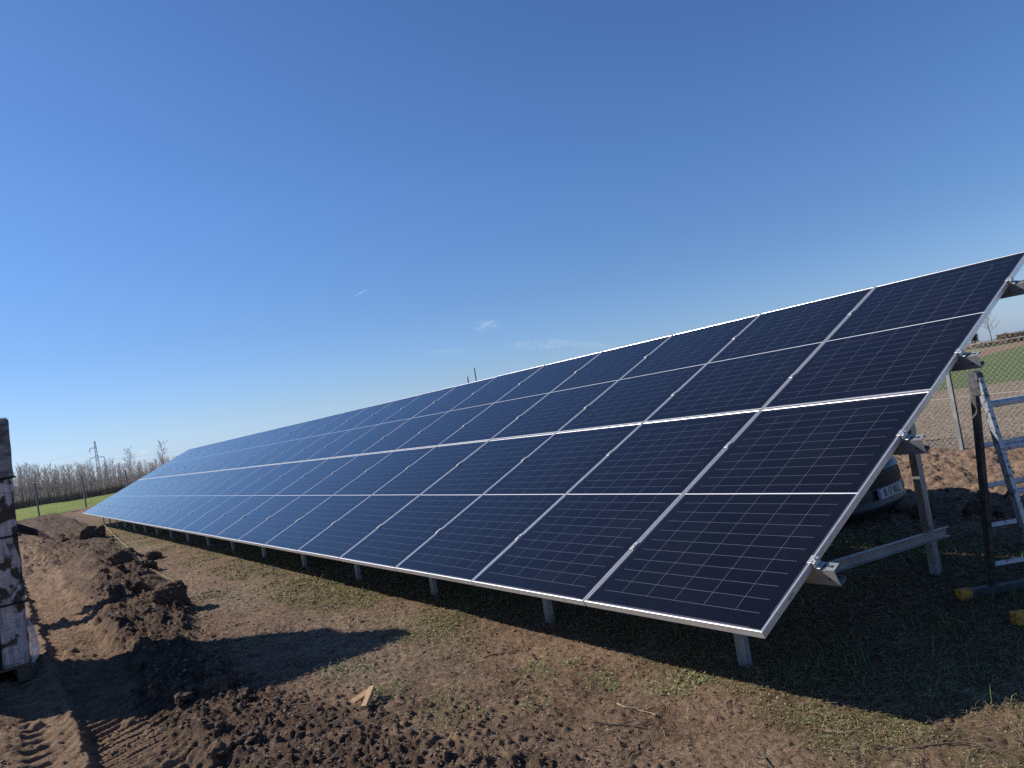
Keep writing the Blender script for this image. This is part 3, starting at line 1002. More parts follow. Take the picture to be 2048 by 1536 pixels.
    # number plate
    pl = MB()
    pl.cbox((0, 0, 0), (0.012, 0.52, 0.112), 0.003)
    po = pl.build('number_plate', M_PLATE, car)
    po.location = (L0 + 0.10, 0.0, 0.390)
    po.rotation_euler = (0, R(-4), 0)
    q = MB()
    q.box((0.0068, -0.238, 0), (0.0016, 0.038, 0.104))
    q.build('blue_band', M_BLUE, po)
    cu = bpy.data.curves.new('letters', 'FONT')
    cu.body = 'IS 17 RLL'
    cu.size = 0.112
    cu.align_x = 'CENTER'
    cu.align_y = 'CENTER'
    cu.extrude = 0.0012
    cu.offset = 0.0022
    tmp = bpy.data.objects.new('letters_curve', cu)
    COL.objects.link(tmp)
    bpy.context.view_layer.update()
    me = bpy.data.meshes.new_from_object(tmp.evaluated_get(bpy.context.evaluated_depsgraph_get()))
    bpy.data.objects.remove(tmp)
    me.materials.clear()
    me.materials.append(M_INK)
    lo = link(bpy.data.objects.new('plate_lettering', me), po)
    lo.matrix_local = Matrix.Translation((0.0075, 0.02, 0)) @ Matrix(((0, 0, 1, 0), (1, 0, 0, 0), (0, 1, 0, 0), (0, 0, 0, 1))) @ Matrix.Diagonal((0.80, 1.0, 1.0, 1.0))
    return car


build_car()

# ----------------------------------------------------------------- ladder
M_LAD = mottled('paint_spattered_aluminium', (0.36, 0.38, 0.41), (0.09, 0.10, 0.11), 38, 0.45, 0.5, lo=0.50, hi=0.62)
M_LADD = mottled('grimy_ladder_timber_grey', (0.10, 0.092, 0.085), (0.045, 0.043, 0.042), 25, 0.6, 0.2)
M_YEL = mottled('worn_yellow_rubber', (0.62, 0.29, 0.035), (0.20, 0.10, 0.04), 34, 0.7, lo=0.5, hi=0.66)


M_RUNG = mottled('worn_bare_rung', (0.50, 0.51, 0.52), (0.20, 0.20, 0.20), 30, 0.5, 0.15, lo=0.52, hi=0.66)


def build_ladder():
    r = Vector((0.586, 0.810, 0)).normalized()
    q_ = Vector((r.y, -r.x, 0))                                            # towards the camera side
    rear = Vector((-0.01, 2.19, -0.05))
    front = Vector((0.38, 1.78, -0.05))
    mid = (rear + front) / 2
    dist = abs((front - rear).dot(q_)) / 2 * 0.86
    mid = mid + r * 0.02
    zg = H(mid.x, mid.y)
    off = 0.0
    ladr = empty('step_ladder', (mid.x, mid.y, zg - 0.005), (0, 0, math.atan2(r.y, r.x)), 'open paint spattered metal step ladder standing right of the solar array', 'ladder')
    # local frame: x along rungs, -y towards camera
    Hh = 1.30
    Wd = 0.40
    fx = (front - rear).dot(r) / 2
    legs = {}
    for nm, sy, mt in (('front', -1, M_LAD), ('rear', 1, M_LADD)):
        for k, xs in enumerate((0.0, Wd)):
            q = MB()
            a = Vector((xs + (0.02 if sy > 0 else 0.0), sy * dist, 0.06))
            b_ = Vector((xs + 0.0, sy * 0.025, Hh))
            q.extrude([(-0.012, -0.024), (0.012, -0.024), (0.012, 0.024), (-0.012, 0.024)], a, b_, (0, 1, 0))
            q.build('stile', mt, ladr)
            legs[(nm, k)] = (a, b_)
        for i in range(5):
            f = (i + 0.55) / 5.2
            a, b_ = legs[(nm, 0)][0].lerp(legs[(nm, 0)][1], f), legs[(nm, 1)][0].lerp(legs[(nm, 1)][1], f)
            q = MB()
            q.extrude([(-0.016, -0.012), (0.016, -0.012), (0.016, 0.010), (0.010, 0.014), (-0.010, 0.014), (-0.016, 0.010)], a, b_, (0, 0.3 * sy, 1))
            q.build('rung', M_RUNG, ladr)
        bar = MB()
        yb = sy * dist
        bar.cbox((Wd / 2, yb, 0.035), (Wd + 0.30, 0.05, 0.055), 0.004)
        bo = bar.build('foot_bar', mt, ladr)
        for s in (-1, 1):
            c_ = MB()
            c_.cbox((Wd / 2 + s * (Wd / 2 + 0.155), yb, 0.034), (0.075, 0.062, 0.068), 0.006)
            c_.build('end_cap', M_YEL, bo)
    for xs in (0.0, Wd):
        q = MB()
        q.tube([(xs - 0.018, 0, Hh + 0.005), (xs + 0.018, 0, Hh + 0.005)], 0.042, 14)
        q.cbox((xs - 0.004, 0, Hh - 0.05), (0.030, 0.075, 0.10), 0.006)
        q.build('hinge', mottled('dark_hinge', (0.06, 0.065, 0.07), (0.12, 0.12, 0.12), 40, 0.5, 0.5), ladr)


build_ladder()

# ----------------------------------------------------------------- fences
M_WIRE = mat('galvanised_wire', (0.62, 0.62, 0.56), 0.45, 0.35)
M_WIRED = mat('dull_wire', (0.10, 0.10, 0.10), 0.6, 0.2)
M_POSTD = mottled('grey_fence_post', (0.15, 0.15, 0.15), (0.24, 0.24, 0.24), 20, 0.6, 0.3)


def fence(name, p0, p1, post_xy, hgt, pitch, label, wire_r, post_m, wire_h=None, group=None, post_r=0.025, wm=None):
    wm = wm or M_WIRE
    wire_h = wire_h or hgt
    x0, y0 = p0
    f = empty(name, (x0, y0, H(x0, y0)), (0, 0, 0), label, 'fence')
    f.location = (0, 0, 0)
    f.location = (x0, y0, float(base_z(x0, y0)))
    off = -Vector(f.location)
    d = Vector((p1[0] - x0, p1[1] - y0, 0))
    Ln = d.length
    d.normalize()
    for (x, y) in post_xy:
        z = float(base_z(x, y))
        q = MB()
        w = post_r
        prof = [(-w, -w), (w, -w), (w, -w + 0.006), (-w + 0.006, -w + 0.006), (-w + 0.006, w - 0.006), (w, w - 0.006), (w, w), (-w, w)]
        q.extrude(prof, (x, y, z - 0.2), (x, y, z + hgt), (d.y, -d.x, 0))
        o = q.build('post', post_m, f)
        o.location = off
    V, F = [], []
    n = int(Ln / pitch)
    zz = [float(base_z(*(np.array(p0) + np.array((d.x, d.y)) * (Ln * k / 40)))) for k in range(41)]

    def zat(s):
        return float(np.interp(s, np.linspace(0, Ln, 41), zz))
    sag = wire_h
    for k in range(-int(wire_h / pitch) - 1, n + 1):
        for sgn in (1, -1):
            s0 = k * pitch if sgn > 0 else k * pitch + wire_h
            s1 = s0 + sgn * wire_h
            # clip to the fence length
            a, b_ = 0.0, 1.0
            for lim, side in ((0.0, 1), (Ln, -1)):
                pass
            if min(s0, s1) < 0 or max(s0, s1) > Ln:
                continue
            pts = [(x0 + d.x * s0 + d.y * 0.03, y0 + d.y * s0 - d.x * 0.03, zat(s0) + 0.03), (x0 + d.x * s1 + d.y * 0.03, y0 + d.y * s1 - d.x * 0.03, zat(s1) + 0.03 + wire_h)]
            dd = Vector(pts[1]) - Vector(pts[0])
            dd.normalize()
            nn = Vector((d.y, -d.x, 0))
            s_ = dd.cross(nn)
            b0 = len(V)
            for p in pts:
                for kk in range(3):
                    an = 2 * math.pi * kk / 3
                    V.append(Vector(p) + nn * (math.cos(an) * wire_r + 0.004 * sgn) + s_ * math.sin(an) * wire_r)
            for kk in range(3):
                F.append((b0 + kk, b0 + (kk + 1) % 3, b0 + 3 + (kk + 1) % 3, b0 + 3 + kk))
    V = np.array([tuple(v) for v in V])
    o = np_obj('wire_mesh', V, np.array(F), wm, parent=f)
    o.location = off
    q = MB()
    for hh in (wire_h * 0.5, wire_h - 0.01):
        q.tube([(x0 + d.x * s + d.y * 0.03, y0 + d.y * s - d.x * 0.03, zat(s) + 0.03 + hh) for s in np.linspace(0, Ln, 30)], wire_r * 1.3, 4)
    o = q.build('tension_wire', wm, f)
    o.location = off
    return f


fence('chain_link_fence', (-30.0, 9.20), (6.0, 9.20), [(-3.04 + 2.6 * k, 9.18) for k in range(-10, 4)], 1.75, 0.075,
      'chain link fence on steel posts between the rough soil and the stubble field', 0.0022, M_GALV, 1.52, post_r=0.028)
fence('chain_link_fence', (-49.0, -14.0), (-49.0, 14.0), [(-48.9 - 0.45 * k, -0.32 + 2.42 * k) for k in range(-5, 6)], 2.05, 0.12,
      'wire fence on dark posts at the far left edge of the green field', 0.0009, M_POSTD, 1.7, post_r=0.045, wm=M_WIRED)

# ----------------------------------------------------------------- pallet stack with film
def film_build(t, b):
    co = t.new('ShaderNodeTexCoord').outputs['Object']
    st = t.noise(t.scale(co, (1.0, 1.0, 0.16)), 30.0, 5, 0.65)
    st2 = t.noise(t.scale(co, (1.0, 0.12, 1.0)), 55.0, 4, 0.7)
    patch = t.noise(t.scale(co, (1.0, 1.0, 0.8)), 5.2, 4, 0.5, 0.5)
    card = t.mix(st, (0.085, 0.050, 0.030), (0.055, 0.034, 0.023))
    film = t.mix(t.ramp(st, 0.35, 0.7), (0.70, 0.54, 0.47), (0.33, 0.25, 0.225))
    film = t.mix(t.math('MULTIPLY', t.ramp(st2, 0.56, 0.66), 0.55), film, (0.10, 0.09, 0.11))
    sp = t.new('ShaderNodeSeparateXYZ')
    t.put(sp.inputs[0], co)
    # dark edge protectors / straps as thin vertical bands printed on the carton
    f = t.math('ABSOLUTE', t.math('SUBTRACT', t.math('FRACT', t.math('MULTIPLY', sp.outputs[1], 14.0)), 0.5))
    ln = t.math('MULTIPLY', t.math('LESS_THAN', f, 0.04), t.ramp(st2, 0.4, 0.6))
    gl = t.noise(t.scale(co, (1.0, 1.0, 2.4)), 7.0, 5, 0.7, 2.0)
    film = t.mix(t.math('MULTIPLY', t.ramp(gl, 0.60, 0.70), 0.7), film, (0.85, 0.74, 0.68))  # glare on the film painted into the colour as pale streaks
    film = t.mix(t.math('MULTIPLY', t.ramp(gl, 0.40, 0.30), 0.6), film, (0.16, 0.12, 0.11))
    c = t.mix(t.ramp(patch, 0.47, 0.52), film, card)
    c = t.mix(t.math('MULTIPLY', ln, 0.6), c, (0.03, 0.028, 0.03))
    t.put(b.inputs['Base Color'], c)
    t.put(b.inputs['Roughness'], t.ramp(patch, 0.44, 0.58, 0.45, 0.8))
    bp = t.new('ShaderNodeBump')
    bp.inputs['Strength'].default_value = 0.5
    bp.inputs['Distance'].default_value = 0.02
    t.put(bp.inputs['Height'], t.math('ADD', st, st2))
    t.put(b.inputs['Normal'], bp.outputs[0])


M_FILM = mat('carton_in_stretch_film', rough=0.4, build=film_build)
M_FILM2 = mat('loose_clear_film', (0.75, 0.75, 0.80), 0.25, **{'Transmission Weight': 0.35, 'Alpha': 0.75})
M_CARD = mottled('grey_brown_carton', (0.085, 0.062, 0.052), (0.33, 0.275, 0.25), 7, 0.8, bump=0.6, lo=0.38, hi=0.68, stretch=(1, 0.8, 2.2))
M_WOOD = mottled('raw_pallet_wood', (0.13, 0.085, 0.05), (0.07, 0.048, 0.03), 14, 0.8, stretch=(1, 6, 6), bump=0.3)


def build_stack():
    rs = random.Random(8)
    cx, cy = -5.97, -2.97
    D, Wd = 1.10, 1.10
    e = empty('pallet_stack', (cx, cy, H(-5.6, -2.6) - 0.01), (R(-1.9), 0, R(1.5)), 'tall stack of cartons in stretch film on a pallet at the left edge', 'pallet stack')
    q = MB()
    for k in range(7):
        q.cbox((-D / 2 + 0.05 + k * (D - 0.1) / 6, 0, 0.125), (0.10, Wd, 0.022), 0.002)
    for y in (-0.48, 0, 0.48):
        q.cbox((0, y, 0.065), (D, 0.09, 0.09), 0.003)
        q.cbox((0, y, 0.011), (D, 0.10, 0.02), 0.002)
    q.build('pallet', M_WOOD, e)

    def carton(z0, z1, dx, dy, name, m_, wob, seed):
        """box wrapped tight: grid faces with soft corners and creases"""
        n, nz = 56, 40
        V, F = [], []
        hx, hy = D / 2 - 0.015, Wd / 2 - 0.015
        per = []
        for k in range(n):
            a = 2 * math.pi * k / n
            ca, sa = math.cos(a), math.sin(a)
            e_ = 0.10
            per.append((hx * math.copysign(abs(ca) ** e_, ca), hy * math.copysign(abs(sa) ** e_, sa)))
        A = np.array(per)
        for i in range(nz + 1):
            z = z0 + (z1 - z0) * i / nz
            kx = fbm(A[:, 0] * 1.0 + 3 * seed, A[:, 1] + np.full(n, z * 1.7), 0.35, 3, seed) * wob
            end = min(i, nz - i)
            shr = 1.0 - 0.012 * (end == 0)
            for k in range(n):
                V.append((A[k, 0] * shr * (1 + kx[k]) + dx, A[k, 1] * shr * (1 + kx[k]) + dy, z))
        for i in range(nz):
            for k in range(n):
                F.append((i * n + k, i * n + (k + 1) % n, (i + 1) * n + (k + 1) % n, (i + 1) * n + k))
        mb = MB()
        mb.add(V, F)
        mb.add([V[nz * n + k] for k in range(n)], [tuple(range(n))])
        return mb.build(name, m_, e, True)
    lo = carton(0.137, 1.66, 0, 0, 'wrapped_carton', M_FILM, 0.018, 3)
    up = carton(1.665, 2.17, -0.01, 0.012, 'carton', M_CARD, 0.012, 5)
    q = MB()
    q.cbox((-0.38, 0.02, 2.17 + 0.315), (0.30, 0.48, 0.62), 0.008)
    q.box((-0.38, 0.02, 2.17 + 0.626), (0.301, 0.05, 0.003))
    q.build('added_shadow_box', M_CARD, e)  # unseen box, added so the stack's shadow reaches far enough
    q = MB()
    hx, hy = D / 2 + 0.004, Wd / 2 + 0.004
    for z in (0.62, 1.17, 1.655):
        q.extrude([(-0.008, -0.001), (0.008, -0.001), (0.008, 0.001), (-0.008, 0.001)], (hx, -hy, z), (hx, hy, z + 0.02), (1, 0, 0))
    for y in (0.33, -0.15):
        q.extrude([(-0.012, -0.001), (0.012, -0.001), (0.012, 0.001), (-0.012, 0.001)], (hx + 0.002, y, 0.14), (hx + 0.002, y + 0.01, 1.64), (1, 0, 0))
    q.build('strap', M_BLACK, e)
    # crumpled film on top and the loose flap at the foot
    n = 26
    V, F = [], []
    for i in range(n):
        for j in range(n):
            x = -D / 2 + D * i / (n - 1)
            y = -Wd / 2 + Wd * j / (n - 1)
            V.append((x * 0.98, y * 0.98, 2.175 + 0.012 * abs(float(fbm(np.array([x]), np.array([y]), 0.12, 3, 9)[0])) * 2))
    F = [(i * n + j, (i + 1) * n + j, (i + 1) * n + j + 1, i * n + j + 1) for i in range(n - 1) for j in range(n - 1)]
    q = MB()
    q.add(V, F)
    q.build('top_film', M_FILM2, e)
    V, F = [], []
    n, m = 14, 8
    for i in range(n):
        f = i / (n - 1)
        for j in range(m):
            g = j / (m - 1)
            wv = 0.07 * g * math.sin(math.pi * min(1, f * 1.15)) ** 0.8
            V.append((D / 2 - 0.03 + 0.03 * math.sin(6 * f + 3 * g), Wd / 2 - 0.012 + wv + 0.01 * math.sin(9 * f) * g, 0.10 + 0.42 * f))
    F = [(i * m + j, (i + 1) * m + j, (i + 1) * m + j + 1, i * m + j + 1) for i in range(n - 1) for j in range(m - 1)]
    q = MB()
    q.add(V, F)
    q.build('film_flap', M_FILM2, e, True)


build_stack()

# ----------------------------------------------------------------- person behind the stack
M_JACKET = mottled('black_jacket_cloth', (0.008, 0.008, 0.009), (0.014, 0.014, 0.016), 30, 0.9)
M_TROUS = mottled('dark_work_trousers', (0.018, 0.02, 0.028), (0.03, 0.033, 0.042), 30, 0.9)
M_SKIN = mottled('skin', (0.36, 0.21, 0.15), (0.42, 0.25, 0.18), 18, 0.55)
M_HAIR = mat('dark_hair', (0.02, 0.014, 0.01), 0.7)
M_BOOT = mat('black_boot', (0.02, 0.018, 0.016), 0.6)


def build_person():
    X, Y = -9.40, -2.95
    z0 = H(X, Y)
    P, E, RD = [], [], []

    def add(p, r, par=None):
        P.append((p[0], p[1], p[2]))
        RD.append(r)
        if par is not None:
            E.append((par, len(P) - 1))
        return len(P) - 1
    # local axes: +y is the way the person faces (towards the array); x to the side nearest the camera
    pel = add((0, -0.05, 0.93), 0.145)
    sp1 = add((0, 0.06, 1.10), 0.135, pel)
    sp2 = add((0, 0.19, 1.25), 0.15, sp1)
    neck = add((0, 0.28, 1.36), 0.062, sp2)
    hd0 = add((0, 0.34, 1.43), 0.085, neck)
    hd1 = add((0, 0.39, 1.52), 0.092, hd0)
    hd2 = add((0, 0.41, 1.59), 0.062, hd1)
    for s in (-1, 1):
        hip = add((s * 0.10, -0.06, 0.86), 0.10, pel)
        kn = add((s * 0.13, 0.05, 0.47), 0.062, hip)
        an = add((s * 0.14, -0.05, 0.09), 0.045, kn)
        add((s * 0.15, 0.12, 0.04), 0.040, an)
    # near arm reaching forward, palm down
    sh = add((0.17, 0.26, 1.27), 0.072, sp2)
    el = add((0.10, 0.57, 1.115), 0.062, sh)
    fo = add((0.04, 0.74, 1.02), 0.058, el)
    wr = add((0.005, 0.865, 0.955), 0.040, fo)
    pm = add((0.0, 0.905, 0.925), 0.026, wr)
    pb = add((0.0, 0.945, 0.895), 0.028, pm)
    for k, (dx, ln) in enumerate(((-0.030, 0.066), (-0.010, 0.078), (0.012, 0.072), (0.032, 0.056))):
        a = add((dx, 0.967, 0.880), 0.0105, pb)
        b_ = add((dx * 1.15, 0.967 + ln * 0.55, 0.880 - ln * 0.42), 0.0095, a)
        add((dx * 1.15, 0.967 + ln * 0.85, 0.880 - ln * 0.95), 0.008, b_)
    th0 = add((-0.034, 0.925, 0.895), 0.012, pm)
    th1 = add((-0.056, 0.955, 0.868), 0.0105, th0)
    add((-0.058, 0.980, 0.845), 0.009, th1)
    # far arm bent down
    sh = add((-0.17, 0.24, 1.25), 0.072, sp2)
    el = add((-0.22, 0.26, 0.99), 0.056, sh)
    wr = add((-0.15, 0.36, 0.80), 0.038, el)
    pm = add((-0.14, 0.39, 0.74), 0.026, wr)
    for k, (dx, ln) in enumerate(((-0.028, 0.06), (-0.009, 0.075), (0.011, 0.07), (0.030, 0.055))):
        a = add((-0.14 + dx, 0.41, 0.69), 0.0105, pm)
        add((-0.14 + dx, 0.42 + ln * 0.2, 0.69 - ln), 0.008, a)
    a = add((-0.10, 0.41, 0.72), 0.011, pm)
    add((-0.085, 0.43, 0.69), 0.009, a)
    me = bpy.data.meshes.new('person')
    me.from_pydata(P, E, [])
    o = bpy.data.objects.new('person_skeleton', me)
    COL.objects.link(o)
    sk = o.modifiers.new('skin', 'SKIN')
    sk.use_smooth_shade = True
    su = o.modifiers.new('sub', 'SUBSURF')
    su.levels = su.render_levels = 2
    for i, sv in enumerate(me.skin_vertices[0].data):
        sv.radius = (RD[i], RD[i])
        sv.use_root = (i == 0)
    bpy.context.view_layer.update()
    m2 = bpy.data.meshes.new_from_object(o.evaluated_get(bpy.context.evaluated_depsgraph_get()))
    bpy.data.objects.remove(o)
    m2.name = 'person'
    m2.materials.clear()
    for m in (M_JACKET, M_TROUS, M_SKIN, M_BOOT):
        m2.materials.append(m)
    for p in m2.polygons:
        c = p.center
        mi = 0
        if c.z < 0.93 and c.y < 0.4 and not (c.x < -0.09 and c.y > 0.30):
            mi = 1
        if c.z < 0.12:
            mi = 3
        if c.z > 1.37 or c.y > 0.862 or (c.x < -0.09 and c.y > 0.34 and c.z < 0.80):
            mi = 2
        p.material_index = mi
    po = link(bpy.data.objects.new('person', m2))
    po.location = (X, Y, z0)
    tag(po, 'person in black jacket behind the wrapped stack, one hand reaching out', 'person')
    hb = MB()
    nlat, nlon = 8, 14
    V = []
    for i in range(nlat):
        a = math.pi * 0.5 * i / (nlat - 1)
        for k in range(nlon):
            b_ = 2 * math.pi * k / nlon
            V.append((0.104 * math.cos(a) * math.cos(b_), 0.39 - 0.012 + 0.112 * math.cos(a) * math.sin(b_), 1.53 + 0.118 * math.sin(a)))
    hb.add(V, [(i * nlon + k, i * nlon + (k + 1) % nlon, (i + 1) * nlon + (k + 1) % nlon, (i + 1) * nlon + k) for i in range(nlat - 1) for k in range(nlon)])
    hb.build('hair', M_HAIR, po, True)
    fc = MB()
    for s in (-1, 1):
        fc.tube([(s * 0.034, 0.484, 1.515), (s * 0.034, 0.490, 1.515)], 0.011, 8)
    fc.build('eyes', M_HAIR, po)
    fc = MB()
    fc.tube([(0, 0.475, 1.53), (0, 0.505, 1.487), (0, 0.482, 1.475)], [0.010, 0.015, 0.010], 8)
    for s in (-1, 1):
        fc.tube([(s * 0.092, 0.385, 1.53), (s * 0.106, 0.375, 1.51), (s * 0.094, 0.385, 1.475)], [0.012, 0.018, 0.010], 8)
    fc.build('nose_and_ears', M_SKIN, po, True)


build_person()

# ----------------------------------------------------------------- bare trees
M_BARK = mottled('grey_brown_bark', (0.105, 0.082, 0.068), (0.17, 0.14, 0.12), 6, 0.9)
M_TWIG = mottled('brown_twigs', (0.44, 0.385, 0.345), (0.56, 0.495, 0.45), 3, 0.9)
M_TWIGD = mottled('dark_twigs', (0.24, 0.195, 0.165), (0.32, 0.265, 0.23), 3, 0.9)
M_TWIGR = mottled('reddish_twigs', (0.38, 0.30, 0.255), (0.47, 0.385, 0.33), 3, 0.9)


def bare_tree(seed, hgt, first, n1, up, ln, n2, tr, twig_r, n3=3):
    rs = random.Random(seed)
    tk, cr = MB(), MB()
    lean = Vector((rs.uniform(-.04, .04), rs.uniform(-.04, .04), 1))
    pts = [Vector((0, 0, -0.15))]
    for k in range(1, 8):
        f = k / 7
        pts.append(lean * (hgt * f) + Vector((rs.uniform(-.03, .03), rs.uniform(-.03, .03), 0)) * hgt * 0.25)
    tk.tube(pts, [tr * (1 - 0.86 * k / 7) for k in range(8)], 6)

    def at(f):
        g = f * 7
        i = min(6, int(g))
        return pts[i].lerp(pts[i + 1], g - i)
    for k in range(n1):
        f = first + (0.97 - first) * ((k + rs.random()) / n1)
        p = at(f)
        az = rs.uniform(0, 2 * math.pi)
        L = ln * hgt * (1.15 - 0.85 * f) * rs.uniform(0.7, 1.25)
        el = up + rs.uniform(-0.2, 0.25)
        d = Vector((math.cos(az) * math.cos(el), math.sin(az) * math.cos(el), math.sin(el)))
        p1 = p + d * L * 0.5
        d2 = (d + Vector((rs.uniform(-.25, .25), rs.uniform(-.25, .25), 0.35))).normalized()
        p2 = p1 + d2 * L * 0.55
        r0 = tr * 0.36 * (1.1 - f)
        r0 = max(r0, twig_r)
        cr.tube([p, p1, p2], [r0, r0 * 0.7, twig_r * 0.6], 4, cap=False)
        for j in range(n2):
            g = rs.uniform(0.25, 1.0)
            q0 = p.lerp(p1, g * 2) if g < 0.5 else p1.lerp(p2, g * 2 - 1)
            dd = (d + Vector((rs.gauss(0, .55), rs.gauss(0, .55), rs.uniform(0.1, 0.9)))).normalized()
            q1 = q0 + dd * L * rs.uniform(0.22, 0.5)
            cr.tube([q0, q1], [twig_r, twig_r * 0.5], 3, cap=False)
            for i in range(n3):
                t0 = q0.lerp(q1, rs.uniform(0.3, 0.95))
                de = (dd + Vector((rs.gauss(0, .5), rs.gauss(0, .5), rs.uniform(-0.1, 0.6)))).normalized()
                cr.tube([t0, t0 + de * L * rs.uniform(0.10, 0.22)], [twig_r * 0.7, twig_r * 0.4], 3, cap=False)
    return tk, cr


def place_tree(tk, cr, loc, rz, sc, name, label, group=None, cat='tree', alt=None):
    e = empty(name, loc, (0, 0, rz), label, cat, group)
    e.scale = (sc, sc, sc)
    link(bpy.data.objects.new('trunk', tk), e)
    link(bpy.data.objects.new('crown', cr), e)
    return e


variants = []
for k in range(7):
    tk, cr = bare_tree(100 + k, 6.0, 0.16, 40, 1.0, 0.25, 6, 0.050, 0.0085, 3)
    variants.append((tk.mesh('young_trunk', M_BARK), cr.mesh('young_crown', M_TWIGR if k % 4 == 3 else M_TWIG)))
rt = random.Random(5)
for row in range(6):
    for k in range(48):
        y = -16 + k * 0.88 + rt.uniform(-0.3, 0.3)
        x = -100.5 - row * 1.9 + 0.22 * (y - 2) * 0 + rt.uniform(-0.35, 0.35)
        tk, cr = variants[rt.randrange(7)]
        place_tree(tk, cr, (x, y, float(base_z(x, y)) - 0.05), rt.uniform(0, 6.3), rt.uniform(0.72, 0.90) * min(1.08, max(0.66, 1.02 - 0.027 * y)), 'young_tree',
                   'slender bare young tree of the plantation beyond the green field', 'young trees of the plantation')
tall = []
for k in range(3):
    tk, cr = bare_tree(300 + k, 10.0, 0.30, 22, 0.85, 0.34, 8, 0.16, 0.016, 4)
    tall.append((tk.mesh('tall_trunk', M_BARK), cr.mesh('tall_crown', M_TWIGD)))


def polar(d, r):
    return 2.015 + d[0] * r, -2.548 + d[1] * r


for (d, r, tip, k, lab) in [((-0.990, 0.142), 150, 0.029, 0, 'tall bare tree above the plantation, second to the right of the pylon'),
                            ((-0.984, 0.177), 140, 0.031, 1, 'tall bare tree rising just left of the far end of the panels'),
                            ((-0.9925, 0.122), 170, 0.020, 2, 'faint bare tree standing close beside the pylon')]:
    x, y = polar(d, r)
    zb = float(base_z(x, y))
    hh = 1.5 + tip * r - zb
    place_tree(*tall[k], (x, y, zb), 1.3 * k, hh / 10.0, 'tall_tree', lab, 'tall bare trees behind the plantation')
x, y = -43.5, 119.0
place_tree(*tall[1], (x, y, float(base_z(x, y))), 2.0, 0.56, 'bare_tree', 'lone bare tree on the hillside right of the solar panels')

# undergrowth under the plantation: one low thicket nobody could count
rsn = np.random.default_rng(3)
n = 16000
bx = -99.2 - 12 * rsn.random(n) ** 1.5
by = -17 + 44 * rsn.random(n)
bz = base_z(bx, by)
hgt = 0.25 + 1.15 * rsn.random(n) * (0.5 + 0.5 * rsn.random(n))
ax = rsn.normal(0, 0.22, n)
ay = rsn.normal(0, 0.22, n)
w = 0.012 + 0.012 * rsn.random(n)
V = np.stack([np.stack([bx, by - w, bz], -1), np.stack([bx, by + w, bz], -1), np.stack([bx + ax * hgt, by + ay * hgt, bz + hgt], -1)], 1).reshape(-1, 3)
o = np_obj('dry_undergrowth', V, np.arange(3 * n).reshape(-1, 3), mottled('dry_grass_stems', (0.10, 0.078, 0.056), (0.19, 0.15, 0.105), 2, 0.9))
tag(o, 'dry brown grass and brambles under the young trees', 'undergrowth', kind='stuff')


# the rest of the plantation behind: stems and twigs that read as one mass
n = 26000
bx = -113.0 - 60 * rsn.random(n) ** 1.3
by = -30 + 80 * rsn.random(n)
bz = base_z(bx, by)
hgt = (2.4 + 1.9 * rsn.random(n)) * np.clip(1.02 - 0.022 * by, 0.66, 1.1) * (0.85 + 0.15 * np.sin(by * 0.7 + bx * 0.3))
z0_ = hgt * rsn.random(n) ** 1.5 * 0.75
ax = rsn.normal(0, 0.10, n)
ay = rsn.normal(0, 0.10, n)
w = 0.012 + 0.016 * rsn.random(n)
h1_ = np.minimum(z0_ + 0.8 + 1.4 * rsn.random(n), hgt)
V = np.stack([np.stack([bx, by - w, bz + z0_], -1), np.stack([bx, by + w, bz + z0_], -1), np.stack([bx + ax * (h1_ - z0_) * 2.5, by + ay * (h1_ - z0_) * 2.5, bz + h1_], -1)], 1).reshape(-1, 3)
o = np_obj('bare_wood', V, np.arange(3 * n).reshape(-1, 3), M_TWIG)
tag(o, 'deeper rows of the bare plantation merging into one brown mass', 'wood', kind='stuff')


# evergreen, bushes and houses-high shrubs on the hillside to the right
def leafy(seed, n, rx, rz, size, shape='round'):
    rg = np.random.default_rng(seed)
    p = rg.normal(0, 1, (n, 3))
    p /= np.linalg.norm(p, axis=1)[:, None]
    rad = rg.random(n) ** 0.4
    lump = 0.75 + 0.35 * np.array([math.sin(5 * a[0] + 3 * a[2]) * math.cos(4 * a[1] + seed) for a in p])
    c = p * (rad * lump)[:, None] * np.array([rx, rx, rz / 2]) + np.array([0, 0, rz / 2])
    if shape == 'cone':
        f = np.clip(c[:, 2] / rz, 0, 1)
        c[:, :2] *= (1.25 - 0.9 * f)[:, None]
    t1 = rg.normal(0, 1, (n, 3))
    t1 /= np.linalg.norm(t1, axis=1)[:, None]
    t2 = np.cross(t1, rg.normal(0, 1, (n, 3)))
    t2 /= np.linalg.norm(t2, axis=1)[:, None]
    s = size * (0.5 + rg.random(n))[:, None]
    V = np.stack([c - t1 * s, c + t2 * s * 0.6, c + t1 * s, c - t2 * s * 0.6], 1).reshape(-1, 3)
    return V, np.arange(4 * n).reshape(-1, 4)


